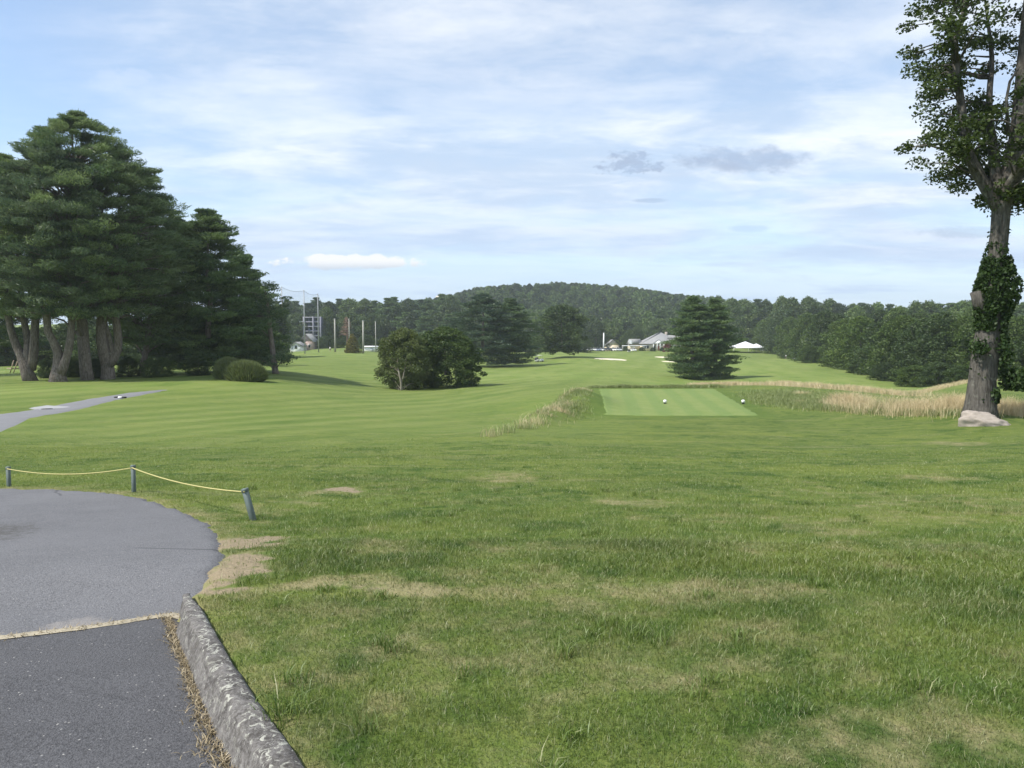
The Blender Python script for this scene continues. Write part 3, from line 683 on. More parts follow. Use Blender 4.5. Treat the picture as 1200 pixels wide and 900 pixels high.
for _ in range(150):
    y = rg.uniform(2.4, 11); x = rg.uniform(-.75, .75) * y
    if road_edge(np.array([x]), np.array([y]))[0] < .3 or (y < 5 and x < np.interp(y, (2.3, 4.7), (-.35, -1.7))): continue
    tc_.append((x, y, rg.uniform(.5, 1.)))
tc_ += [(*hit(333, 838), 1.3), (*hit(662, 768), 1.0), (*hit(1065, 655), 1.1), (*hit(345, 800), .9)]
p, h_ = [], []
for x, y, s_ in tc_:
    n = int(60 * s_); q = np.column_stack([x + rg.normal(0, .035 * s_ + .01, n), y + rg.normal(0, .035 * s_ + .01, n)]); p.append(np.column_stack([q, ground_h(q[:, 0], q[:, 1]) - .004])); h_.append((.05 + .055 * rg.random(n)) * s_)
p, h_ = np.vstack(p), np.concatenate(h_)
blades('coarse_grass', p, h_, .004 + .003 * rg.random(len(p)), rg, m_blade, lean=1.0, attrs=dict(dry=np.zeros(len(p)), fair=np.ones(len(p)) * .5, stripe=np.zeros(len(p))), kind='stuff')
# dead grass along the kerb foot and in the crack
p = []
n = 3800; i = (rg.random(n) ** 1.0 * 190).astype(int); off = .20 * (.80 + .20 * ss(20, 130, i)) + np.abs(rg.normal(0, .035, n)) * (.3 + 1.6 * fbm(i / 7., i * 0., 3) ** 2)
x, y = kl[i, 0] + kn[i, 0] * off, kl[i, 1] + kn[i, 1] * off + rg.normal(0, .01, n); p.append(np.stack([x, y, road_z(x, y) + .004], 1))
n = 1500; x = -6.5 + rg.random(n) * 4.7; y = crack_y(x) + rg.normal(0, .018, n); p.append(np.stack([x, y, road_z(x, y) + .004], 1))
p = np.vstack(p)
blades('dead_grass', p, .012 + .018 * rg.random(len(p)), .004 + .004 * rg.random(len(p)), rg, m_dead, lean=2.2, kind='stuff')
cx = np.linspace(-7.5, -1.78, 160); cyy = crack_y(cx); wv = .018 + .022 * fbm(cx * 5, cx * 0 + 3, 3)
V = np.concatenate([np.stack([cx, cyy - wv, road_z(cx, cyy) + .011], 1), np.stack([cx, cyy, road_z(cx, cyy) + .016], 1), np.stack([cx, cyy + wv, road_z(cx, cyy) + .011], 1)])
n = len(cx); a = np.arange(n - 1); F = np.concatenate([np.stack([a, a + 1, a + 1 + n, a + n], 1), np.stack([a + n, a + n + 1, a + 1 + 2 * n, a + 2 * n], 1)])
link('crack_litter', new_mesh('crack_litter', V, F), simple('crack_debris', (.33, .29, .21), .95, var=.35, scale=20), kind='stuff')
# tall fescue
def W(px, Yd): return ((px - 600) / FPX * Yd / (_CP + .06 * 0), Yd)
def fescue(name, ln, wd, n, h0, h1, ww, green, clump=.5, mat=m_fescue, **kw):
    ln = np.array(ln, float); s = np.concatenate([[0], np.cumsum(np.linalg.norm(np.diff(ln, axis=0), axis=1))])
    t = rg.random(n * 2) * s[-1]; c = np.stack([np.interp(t, s, ln[:, k]) for k in (0, 1)], 1)
    wdt = np.interp(t, s, wd); c = c + rg.normal(0, .42, c.shape) * wdt[:, None]
    dn = fbm(c[:, 0] / 1.1, c[:, 1] / 1.1, 3); keep = rg.random(len(c)) < ss(clump - .25, clump + .12, dn); c = c[keep][:n]
    keep = (sdf(TEE, c[:, 0], c[:, 1]) > .15 + .9 * fbm(c[:, 0] * 1.5, c[:, 1] * 1.5, 2)) & (path_dist(c[:, 0], c[:, 1]) > 1.5); c = c[keep]
    hv = (h0 + (h1 - h0) * rg.random(len(c))) * (.55 + .9 * fbm(c[:, 0] / .8 + 5, c[:, 1] / .8, 3))
    gr = np.clip(green + (fbm(c[:, 0] / 2 + 11, c[:, 1] / 2, 3) - .5) * 1.6, 0, 1)
    z = ground_h(c[:, 0], c[:, 1])
    return blades(name, np.column_stack([c, z - .01]), hv, ww * (.6 + .8 * rg.random(len(c))), rg, mat, lean=.8, attrs=dict(green=gr), **kw)
fescue('tall_fescue', [W(905, 66), W(950, 62), W(990, 58), W(1040, 54)], [2.5, 3.5, 4.5, 3.], 15000, .28, .55, .020, .20, kind='stuff')
fescue('tall_fescue', [W(815, 57), W(850, 60), W(880, 63), W(905, 65)], [1.2, 1.5, 1.8, 2.5], 6000, .2, .4, .020, .15, kind='stuff')
fescue('tall_fescue', [W(985, 39), W(1020, 36), W(1070, 33), W(1110, 31.5), W(1140, 30), W(1210, 29.5), W(1320, 30)], [.9, 2.0, 2.3, 2.0, 1.8, 1.4, 1.2], 19000, .30, .78, .012, .14, kind='stuff')
fescue('tall_fescue', [W(1050, 62), W(1080, 64), W(1105, 67), W(1130, 70), W(1160, 73)], [.9, .9, .9, 1.0, .8], 4500, .22, .42, .020, .05, clump=.3, kind='stuff')
fescue('tall_fescue', [hit(572, 513), hit(600, 506), hit(625, 498), hit(645, 488), (2.7, 38.0), (3.0, 41.5)], [.3, .45, .6, .8, .8, .8], 1500, .18, .42, .013, .50, clump=.62, kind='stuff')
fescue('rough_grass', [W(930, 48), W(915, 44), W(940, 40), W(975, 37), W(1010, 35), W(1090, 31), W(1150, 28.5)], [3., 3., 2.2, 1.5, 1.0, .8, .8], 24000, .12, .30, .02, .85, clump=.3, kind='stuff')
fescue('rough_grass', [(1.6, 31), (2.4, 35), (3.3, 40.5), (4.3, 45.5), (5.2, 50.5)], [1., 1.4, 1.5, .6, .4], 9000, .07, .22, .02, .85, clump=.45, kind='stuff')
fescue('rough_grass', [(5.6, 53.3), (10, 53.6), (15, 53.6)], [.6, .6, .9], 9000, .12, .3, .022, .9, clump=.3, kind='stuff')

# ------------------------------------------------------------------ trees
def rhombi(C, A, B, L, Wd):
    L = np.broadcast_to(L, (len(C),))[:, None] * .5; Wd = np.broadcast_to(Wd, (len(C),))[:, None] * .5
    V = np.stack([C - A * L, C + B * Wd, C + A * L, C - B * Wd], 1).reshape(-1, 3)
    return V, np.arange(len(V)).reshape(-1, 4)
def unit(v): return v / (np.linalg.norm(v, axis=1)[:, None] + 1e-9)
def clump_leaves(rng, centers, out, n, size, L, Wd, style, csc=None):
    m = len(centers); i = np.repeat(np.arange(m), n); k = len(i)
    g3 = rng.normal(0, 1, (k, 3)); g3 *= (rng.random(k) ** (1 / 3) / (np.linalg.norm(g3, axis=1) + 1e-9))[:, None]
    o = out[i]; t = np.stack([-o[:, 1], o[:, 0], 0 * o[:, 0]], 1); up = np.array((0, 0, 1.))
    sc = (.65 + .7 * rng.random(m))
    if csc is not None: sc = sc * csc
    sc = sc[i][:, None]
    size = np.asarray(size)
    if style == 'pine':
        zloc = g3[:, 2:3] * size[2] - .12 * size[2] * 0
        pos = centers[i] + sc * (g3[:, :1] * size[0] * o + g3[:, 1:2] * size[1] * t + up * (zloc + .10 * np.abs(g3[:, :1]) * size[0]))
        A = unit(o * .7 + rng.normal(0, .55, (k, 3)) + up * .35)
    else:
        pos = centers[i] + sc * (g3[:, :1] * size[0] * o + g3[:, 1:2] * size[1] * t + up * g3[:, 2:3] * size[2])
        pos[:, 2] -= .15 * size[2] * (g3[:, 0] ** 2)
        A = unit(rng.normal(0, 1, (k, 3)) * (1, 1, .6))
    Bv = unit(np.cross(A, unit(rng.normal(0, 1, (k, 3)) * (1, 1, .55) + (up * .8 if style != 'pine' else 0))))
    s = (.6 + .8 * rng.random(k))
    return rhombi(pos, A, Bv, L * s, Wd * s)
def crown_limb(wood, stems, c, r0, rng, k=4):
    """a limb from the nearest stem to clump centre c"""
    best = None
    for pts, rad in stems:
        dz = np.hypot(*(pts[:, :2] - c[:2]).T)
        want = c[2] - .30 * dz
        j = int(np.argmin(np.abs(pts[:, 2] - want) + .25 * dz))
        cost = abs(pts[j, 2] - want[j]) + .5 * np.linalg.norm(pts[j, :2] - c[:2])
        if best is None or cost < best[0]: best = (cost, pts[j], rad[j])
    a = best[1]; e = np.linalg.norm(c - a)
    mid = a * .5 + c * .5 + np.array((0, 0, .10 * e)) + rng.normal(0, .04 * e, 3)
    r = min(best[2] * .55, r0 * (.4 + e * .12))
    wood.tube([a, a * .75 + mid * .25 + rng.normal(0, .02 * e, 3), mid, c], [r, r * .8, r * .5, r * .15], k, cap=False)
PR = {'cone': lambda t: (1 - t) ** .8 * .92 + .08, 'pine': lambda t: (1 - t ** 2.3) ** .62 * (.72 + .28 * np.clip(t / .25, 0, 1)),
      'round': lambda t: np.sqrt(np.clip(1 - (2 * t - .9) ** 2 / 1.21, .02, 1)), 'full': lambda t: (1 - t ** 3) ** .5 * (.85 + .15 * np.clip(t / .2, 0, 1)),
      'spire': lambda t: (1 - t ** 1.5) ** .85 * (.8 + .2 * np.clip(t / .2, 0, 1)) + .03, 'bigdome': lambda t: (1 - t ** 3.0) ** .52 * (.62 + .38 * np.clip(t / .35, 0, 1)), 'dome': lambda t: np.sqrt(np.clip(1 - t * t, .0, 1))}
def tree_meshes(name, seed, H, Rr, cb, profile, n_cl, n_leaf, size, L, Wd, style='pine', tr=.3, layer=1., stems=None, limbs=True, leanx=0., bark_k=10, inner=.42, side_jit=.14):
    rng = np.random.default_rng(seed); wood = MB(); limb = MB()
    if stems is None:
        zz = np.linspace(-.3, H * .93, 9)
        pts = np.stack([leanx * (zz / H) ** 1.3 + rng.normal(0, .012 * H, 9) * (zz > 1) * .7, rng.normal(0, .010 * H, 9) * (zz > 1) * .7, zz], 1)
        rad = tr * np.clip(1 - zz / H, .04, 1) ** .85; rad[0] = tr * 1.5; stems = [(pts, rad)]
    for s_ in stems: wood.tube(s_[0], s_[1], bark_k, noise=.18, seed=seed)
    t = (np.arange(n_cl) + rng.random(n_cl)) / n_cl; t = 1 - (1 - t) ** (1.25 if style != 'pine' else 1.15)
    if style == 'pine': lay = size[2] * 4.2; kk = np.round(t * (H - cb) / lay); aa = np.arange(n_cl) * 2.39996; t = (kk + .28 * np.sin(aa * 2 + kk * 1.7) + .2 * np.sin(aa * 5 + kk)) * lay / (H - cb) + rng.normal(0, .006 + .03 * (1 - layer), n_cl); t = np.clip(t, 0, 1)
    a = rng.random(n_cl) * .6 + np.arange(n_cl) * 2.39996
    fr = inner + (1 - inner) * rng.random(n_cl) ** .62
    lobes = 1 + side_jit * np.sin(a * 3 + seed) + side_jit * rng.normal(0, .6, n_cl)
    r = Rr * PR[profile](t) * fr * lobes; r = np.maximum(r - size[0] * .35, 0.)
    z = cb + t * (H - cb) - size[2] * .3
    ax = leanx * (z / H) ** 1.3
    cx_ = np.zeros(n_cl) + ax; cy2 = np.zeros(n_cl)
    C = np.stack([cx_ + r * np.cos(a), cy2 + r * np.sin(a), z - (fr ** 2) * (.06 * Rr if style == 'pine' else .02 * Rr) * (1 - t)], 1)
    out = np.stack([np.cos(a), np.sin(a), 0 * a], 1)
    if limbs:
        for c in C[::(1 if limbs is True else limbs)]: crown_limb(limb, stems, c, tr * .35, rng)
    V, Fq = clump_leaves(rng, C, out, n_leaf, size, L, Wd, style, 1 - (.45 if style == 'pine' else .25) * t ** 3)
    at = np.clip(np.repeat(np.repeat(rng.random(n_cl) * .65, n_leaf) + .35 * rng.random(n_cl * n_leaf), 4), 0, 1)
    return crown_mesh(name + '_crown', V, Fq, at, limb), wood.mesh(name + '_trunk', smooth=True)
def place_tree(name, cat, label, meshes, x, y, mat, bark=None, group=None, sc=(1, 1, 1), rz=0., z=None):
    root = empty(name, (x, y, (gz(x, y) if z is None else z) - .05), label, cat, group, rz); root.scale = sc
    for nm, me, m in (('crown', meshes[0], mat), ('trunk', meshes[1], bark or m_bark)):
        if me is None: continue
        if not me.materials:
            me.materials.append(m)
            if nm == 'crown': me.materials.append(bark or m_bark)
        o = bpy.data.objects.new(nm, me); scene.collection.objects.link(o); o.parent = root
    return root

# --- the white pines on the left ridge
def stem(p, r):
    p = np.array(p, float); n = 10
    s = np.linspace(0, len(p) - 1, n); q = np.stack([np.interp(s, np.arange(len(p)), p[:, k]) for k in range(3)], 1); q[1:-1] = (q[:-2] + 2 * q[1:-1] + q[2:]) / 4
    return q, np.interp(s, np.arange(len(r)), r)
mpp = 72 / FPX
def tall_pine(name, px, py, Yd, top, Rp, stems_px, label, seed, ncl=330, cbp=362, rad=.55, mat=m_pine, off=0.):
    x = (px - 600) / FPX * Yd; k = Yd / FPX; z0 = gz(x, Yd); H = EYE + (390 - top) * k * 1.0 - z0
    st = []
    rng = np.random.default_rng(seed)
    for sp in stems_px:
        pts = [((a - px) * k, rng.normal(0, .25) * (i > 0), max(-.4, (390 - b_) * k + EYE - z0)) for i, (a, b_, r) in enumerate(sp)]
        pts[0] = (pts[0][0], 0, -.4 if sp[0][1] >= py - 3 else pts[0][2]); st.append(stem(pts, [r for *_, r in sp]))
    me = tree_meshes(name, seed, H, Rp, EYE + (390 - cbp) * k - z0, 'bigdome', int(ncl * .85), 230, (1.45, 1.1, .46), .46, .06, 'pine', rad, layer=.25, stems=st, bark_k=12, leanx=off)
    return place_tree(name, 'pine tree', label, me, x, Yd, mat, m_bark, 'tall white pines on the ridge at the left')
tall_pine('pine_tree', 33, 447, 72, 186, 6.4, [[(36, 447, .75), (34, 430, .55), (25, 418, .40), (16, 395, .34), (12, 372, .30), (10, 330, .2), (12, 250, .1)], [(35, 432, .45), (32, 415, .34), (29, 395, .32), (27, 375, .3), (28, 320, .2), (30, 220, .08)], [(36, 432, .45), (42, 415, .4), (42, 390, .38), (44, 365, .33), (50, 300, .2), (45, 230, .08)]],
          'big pine with a three-stemmed trunk at the far left end of the ridge', 3, off=-1.5)
tall_pine('pine_tree', 68, 449, 70, 170, 6.0, [[(67, 449, .85), (66, 436, .6), (68, 420, .36), (65, 400, .34), (56, 388, .32), (58, 370, .3), (60, 300, .2), (60, 200, .07)], [(69, 438, .5), (78, 420, .33), (82, 400, .3), (84, 378, .3), (84, 300, .16), (75, 220, .06)]],
          'big pine with a wide V fork low on its trunk, on the ridge', 4)
tall_pine('pine_tree', 101, 445, 73, 139, 7.6, [[(102, 445, .62), (101, 425, .55), (98, 395, .52), (96, 365, .48), (97, 300, .36), (95, 220, .18), (95, 150, .05)]],
          'tallest pine on the ridge, one straight thick trunk', 5, ncl=470)
tall_pine('pine_tree', 125, 443, 74, 184, 6.6, [[(125, 443, .75), (126, 430, .6), (123, 405, .5), (121, 375, .4), (120, 320, .3), (125, 220, .1)], [(127, 428, .5), (137, 412, .42), (140, 395, .36), (136, 370, .33), (136, 330, .26), (150, 230, .1)], [(131, 420, .3), (130, 400, .24), (126, 380, .2), (115, 345, .14)]],
          'pine whose trunk splits into several twisting stems, right of the tallest pine', 6, off=2.2)
tall_pine('pine_tree', 165, 440, 80, 232, 5.6, [[(163, 440, .38), (166, 430, .34), (172, 410, .3), (178, 380, .25), (182, 320, .15), (185, 260, .05)]],
          'slimmer pine with a leaning trunk between the forked pine and the dark pine', 7, ncl=260, off=1.6, cbp=395)
def dark_pine(px, py, Yd, top, Rp, label, seed, cbp, ncl=300, mat=m_darkpine, leaf=150):
    x = (px - 600) / FPX * Yd; k = Yd / FPX; z0 = gz(x, Yd); H = EYE + (390 - top) * k - z0; cb = max(.6, EYE + (390 - cbp) * k - z0)
    me = tree_meshes('dark_pine', seed, H, Rp, cb, 'pine', int(ncl * .9), 220, (1.9, 1.15, .36), .42, .08, 'pine', .42, layer=.6)
    return place_tree('pine_tree', 'pine tree', label, me, x, Yd, mat, m_bark, 'dark dense pines beside the ridge')
dark_pine(210, 437, 86, 258, 6.2, 'dark dense pine half hidden behind the ridge pines', 21, 415)
dark_pine(246, 438, 84, 249, 6.8, 'dark rounded pine behind the clump of ornamental grass', 22, 424, 380)
dark_pine(286, 436, 90, 300, 4.8, 'lower dark pine sloping down between the rounded pine and the small leaning pine', 23, 424, 240)
dark_pine(-14, 440, 84, 205, 6.0, 'dark pine cut by the left edge of the view', 24, 400, 300)
# small leaning pine with a bare trunk
def lean_pine():
    Yd = 84; px = 323; x = (px - 600) / FPX * Yd; k = Yd / FPX; z0 = gz(x, Yd); q = lambda a, b_: ((a - px) * k, 0., (390 - b_) * k + EYE - z0)
    rng = np.random.default_rng(8); wood = MB(); limb = MB(); pts = np.array([q(323, 440), q(322, 434), q(320, 415), q(318, 395), q(316, 372), q(314, 350), q(312, 338)]); pts[0][2] = -.4
    wood.tube(pts, [.46, .36, .30, .28, .24, .14, .05], 10, noise=.2)
    C = []
    for (a, b_, n, s) in ((300, 345, 5, 10), (315, 338, 6, 10), (325, 350, 6, 9), (306, 360, 7, 10), (328, 362, 5, 7), (290, 366, 5, 12), (318, 372, 4, 8), (305, 378, 4, 10), (270, 368, 3, 8), (333, 418, 5, 8), (327, 424, 3, 6), (338, 414, 3, 5), (310, 420, 3, 6)):
        for _ in range(n): c = q(a + rng.normal(0, s * .5), b_ + rng.normal(0, 2.5)); C.append((c[0], rng.normal(0, 1.2), c[2]))
    C = np.array(C)
    for c in C[::2]: crown_limb(limb, [(pts, np.array([.46, .36, .3, .28, .24, .14, .05]))], c, .12, rng)
    out = unit(C * (1, 1, 0) + 1e-6 + rng.normal(0, .2, C.shape) * (1, 1, 0))
    V, Fq = clump_leaves(rng, C, out, 120, (1.0, .8, .28), .34, .07, 'pine')
    me = crown_mesh('lean_pine_crown', V, Fq, np.repeat(rng.random(len(Fq)), 4), limb)
    place_tree('pine_tree', 'pine tree', 'small thin pine with a bare leaning trunk beside the ornamental grass', (me, wood.mesh('lean_pine_trunk', True)), x, Yd, m_pine, m_bark)
lean_pine()
def at_px(px, Yd): return (px - 600) / FPX * Yd
def one_tree(name, cat, label, px, Yd, top, Rp, seed, prof, cb, ncl, nl, size, L, Wd, style, mat, tr=.35, bark=None, group=None, stems=None, **kw):
    x = at_px(px, Yd); z0 = gz(x, Yd); H = EYE + (390 - top) * Yd / FPX - z0
    me = tree_meshes(name, seed, H, Rp, cb, prof, ncl, nl, size, L, Wd, style, tr, stems=stems, **kw)
    return place_tree(name, cat, label, me, x, Yd, mat, bark or m_bark, group)
one_tree('pine_tree', 'pine tree', 'broad dark pine in the fairway, behind the pair of bushy trees', 566, 184, 345, 10.2, 31, 'pine', 1.6, 330, 170, (2.6, 1.7, .40), .58, .13, 'pine', m_darkpine, .6)
one_tree('pine_tree', 'pine tree', 'narrower pine joined to the right side of the broad fairway pine', 598, 190, 351, 7.6, 32, 'pine', 1.6, 230, 170, (2.4, 1.6, .40), .58, .13, 'pine', m_darkpine, .45)
one_tree('pine_tree', 'pine tree', 'large dark pine beyond the tee, foliage down to the grass, hiding part of the clubhouse', 811, 144, 348, 5.3, 33, 'pine', .5, 300, 200, (2.0, 1.3, .32), .46, .10, 'pine', m_darkpine, .5)
one_tree('pine_tree', 'pine tree', 'slightly lower pine grown into the right side of the large pine beyond the tee', 837, 147, 351, 5.0, 34, 'pine', .7, 270, 200, (2.0, 1.3, .32), .46, .10, 'pine', m_darkpine, .4)
one_tree('round_tree', 'tree', 'rounded tree on a thin trunk in the middle distance, left of the parked cars', 658, 228, 358, 8.0, 35, 'round', 2.2, 190, 110, (1.7, 1.5, .9), .6, .3, 'broad', m_hill, .35)
def bush_stems():
    return [stem([(0, -3.0, -.3), (.05, -3.05, .8), (-.1, -3.1, 1.8), (-.5, -2.6, 2.9), (-.6, -1.2, 4.2), (-.4, 0, 6)], [.16, .13, .10, .08, .05, .02]), stem([(.03, -3.0, .9), (.3, -3., 1.9), (.45, -2.3, 3.), (.5, -1., 5)], [.08, .06, .05, .02])]
one_tree('bushy_tree', 'tree', 'grey-green small tree with a pale forked trunk, left of the bushy pair', 474, 90, 385, 3.4, 36, 'round', .4, 230, 170, (.70, .62, .45), .22, .09, 'broad', m_small, .2, m_bark3, stems=bush_stems(), limbs=6)
one_tree('bushy_tree', 'tree', 'dark green dense bushy tree touching the grey-green one, foliage to the grass', 522, 95, 384, 4.9, 37, 'full', .25, 330, 170, (.8, .7, .45), .24, .11, 'broad', m_broad, .2)
one_tree('conical_shrub', 'shrub', 'olive-yellow dome-shaped evergreen between the range poles', 413, 238, 392, 2.7, 38, 'cone', .3, 110, 90, (.8, .7, .6), .4, .2, 'broad', m_olive, .2)

# --- background trees: copies of a few kinds
protos = {}
for i in range(3): protos['b%d' % i] = tree_meshes('broadleaf', 50 + i, 12, 5.6, 1.0 + i * .4, 'round', 110, 95, (1.7, 1.5, 1.0), .52, .30, 'broad', .3, limbs=3)
for i in range(3): protos['e%d' % i] = tree_meshes('edge_tree', 60 + i, 12, 6.0, .1, 'full', 200, 130, (1.5, 1.3, .85), .36, .20, 'broad', .3, limbs=4)
for i in range(2): protos['p%d' % i] = tree_meshes('far_pine', 70 + i, 16, 4.6, 1.5, ('pine', 'cone')[i], 120, 90, (1.9, 1.4, .5), .75, .22, 'pine', .3, limbs=3)
ORD = 'first second third fourth fifth sixth seventh eighth ninth tenth eleventh twelfth thirteenth fourteenth fifteenth sixteenth seventeenth eighteenth nineteenth twentieth'.split()
H0 = dict(b=12., e=12., p=16.); R0 = dict(b=5.6, e=6.0, p=4.6)
rt = random.Random(9)
def far_tree(key, px, Yd, top, Rw, name, cat, label, group, x=None):
    x = at_px(px, Yd) if x is None else x; z0 = gz(x, Yd); H = EYE + (390 - top) * Yd / FPX - z0
    k = key[0]; s = Rw / R0[k]; mat = {'b': m_hill, 'e': m_broad, 'p': m_darkpine}[k]
    return place_tree(name, cat, label, protos[key], x, Yd, mat, m_bark, group, (s, s, max(H, 2) / H0[k]), rt.random() * 6.28)
SKY = np.array([(-100, 350), (330, 352), (400, 351), (450, 349), (500, 350), (530, 346), (560, 338), (600, 334), (650, 332), (700, 334), (740, 338), (780, 344), (820, 348), (860, 347), (900, 350), (940, 351), (1000, 357), (1050, 358), (1100, 355), (1150, 355), (1300, 352)])
def skyt(px): return float(np.interp(px, SKY[:, 0], SKY[:, 1]))
def row(px0, px1, n, Yf, topf, Rf, keys, name, cat, label, group, jit=.35):
    st = (px1 - px0) / max(n - 1, 1)
    for i in range(n):
        px = px0 + st * (i + rt.uniform(-jit, jit)); f = (px - px0) / (px1 - px0); key = rt.choice(keys)
        Yd = Yf(f) * rt.uniform(.96, 1.04); far_tree(key, px, Yd, topf(px) + rt.uniform(-2, 5), Rf * rt.uniform(.8, 1.25), name, cat, label + ', ' + ORD[i] + ' from the left', group)
# dark trees seen between and behind the left pines
row(-60, 292, 13, lambda f: 132, lambda p: 376 + 6 * math.sin(p / 23), 6.0, ['e0', 'e1', 'e2'], 'leafy_tree', 'tree', 'dark leafy tree behind the ridge pines', 'dark trees behind the ridge pines')
row(298, 330, 3, lambda f: 200, lambda p: 349 + (p - 298) * .25, 4.6, ['b0', 'b1'], 'leafy_tree', 'tree', 'tall leafy tree behind the thin leaning pine', 'tall leafy trees behind the leaning pine')
# behind the driving range
row(310, 530, 18, lambda f: 400, skyt, 8.0, ['p0', 'p1', 'b0'], 'pine_tree', 'tree', 'tall tree of the skyline row behind the driving range', 'skyline trees behind the driving range')
row(335, 540, 17, lambda f: 345, lambda p: 366 + 4 * math.sin(p / 13), 6.5, ['b0', 'b1', 'b2', 'p0'], 'leafy_tree', 'tree', 'tree of the lower row behind the range poles', 'front row of trees behind the driving range')
row(340, 460, 9, lambda f: 300, lambda p: 398 + 5 * math.sin(p / 7), 3.5, ['e0', 'e1'], 'low_bush', 'bush', 'low bush at the back of the range', 'bushes along the back of the driving range')
# foot of the hill
row(520, 700, 15, lambda f: 400, lambda p: 372 + 3 * math.sin(p / 11), 7., ['b0', 'b1', 'b2'], 'leafy_tree', 'tree', 'tree at the foot of the wooded hill', 'trees at the foot of the hill')
row(600, 680, 9, lambda f: 350, lambda p: 392, 5., ['e0', 'e1', 'b2'], 'leafy_tree', 'tree', 'low tree at the far fairway end', 'low trees at the far end of the fairway')
row(690, 770, 8, lambda f: 425, lambda p: 374 + 4 * math.sin(p / 9), 7.5, ['b0', 'b1', 'b2'], 'leafy_tree', 'tree', 'leafy tree behind the parked cars', 'trees behind the car park')
far_tree('e0', 745, 404, 383, 5.2, 'leafy_tree', 'tree', 'dark rounded tree behind the white flag left of the clubhouse', None)
far_tree('e1', 737, 408, 387, 4.6, 'leafy_tree', 'tree', 'dark tree between the small gabled building and the clubhouse', None)
row(770, 860, 9, lambda f: 440, lambda p: 366 + 5 * math.sin(p / 9), 7.5, ['b0', 'b1', 'p0'], 'leafy_tree', 'tree', 'tall leafy tree behind the clubhouse roof', 'trees behind the clubhouse')
# behind and right of the tent
row(845, 1010, 13, lambda f: 400, skyt, 8., ['b0', 'b1', 'b2', 'p0'], 'leafy_tree', 'tree', 'tall skyline tree behind the white tents', 'skyline trees behind the tent')
row(902, 940, 5, lambda f: 375 - 60 * f, lambda p: 374 - (p - 880) * .06, 7., ['b0', 'b2', 'e2'], 'leafy_tree', 'tree', 'rounded tree right of the white tents', 'trees right of the tent')
row(1000, 1240, 18, lambda f: 330 - 60 * f, skyt, 7.5, ['b0', 'b1', 'p0', 'b2'], 'leafy_tree', 'tree', 'distant skyline tree above the near wood edge', 'skyline trees above the wood edge')
row(970, 1260, 20, lambda f: 235 - 70 * f, lambda p: 366 + 3 * math.sin(p / 17), 6.5, ['e0', 'e1', 'e2', 'b1'], 'leafy_tree', 'tree', 'tree in the second row of the wood edge', 'second row of the wood edge')
ex = [(925, 300, 372, 6.), (945, 265, 368, 7.), (968, 235, 371, 7.), (990, 205, 374, 6.5), (1008, 180, 372, 6.8), (1035, 160, 377, 6.0), (1058, 146, 371, 6.2), (1082, 136, 375, 5.4), (1106, 130, 368, 6.), (1130, 126, 372, 5.2), (1156, 122, 368, 5.8), (1184, 120, 374, 5.2), (1212, 118, 368, 5.8), (1245, 116, 372, 5.5), (1280, 112, 370, 5.5)]
for i, (px, Yd, tp, rw) in enumerate(ex):
    far_tree('e%d' % (i % 3), px, Yd, tp, rw, 'leafy_tree', 'tree', 'round tree of the front row of the wood edge, %s from the left' % ORD[i], 'front row of the wood edge')
for i, (px, Yd, tp, rw) in enumerate([(1010, 165, 421, 3.5), (1040, 140, 425, 3.0), (1072, 122, 428, 3.2), (1100, 116, 424, 3.2), (1128, 112, 428, 3.0), (980, 190, 412, 4.), (950, 220, 405, 4.)]):
    far_tree('e%d' % (i % 3), px, Yd, tp, rw, 'low_bush', 'bush', 'low bush at the foot of the wood edge, %s from the left' % dict(zip((950, 980, 1010, 1040, 1072, 1100, 1128), ORD))[px], 'bushes at the foot of the wood edge')
# low shrubs between the pine trunks
for i, px in enumerate((54, 80, 86, 110, 116, 150, 176, 190, 232, 262)):
    Yd = 76 + (i % 3); far_tree('e%d' % (i % 3), px, Yd, 437 - (i * 7 % 5), .9 + .25 * (i % 3), 'low_shrub', 'shrub', 'small dark shrub among the pine trunks, %s from the left' % ORD[i], 'shrubs among the pine trunks')
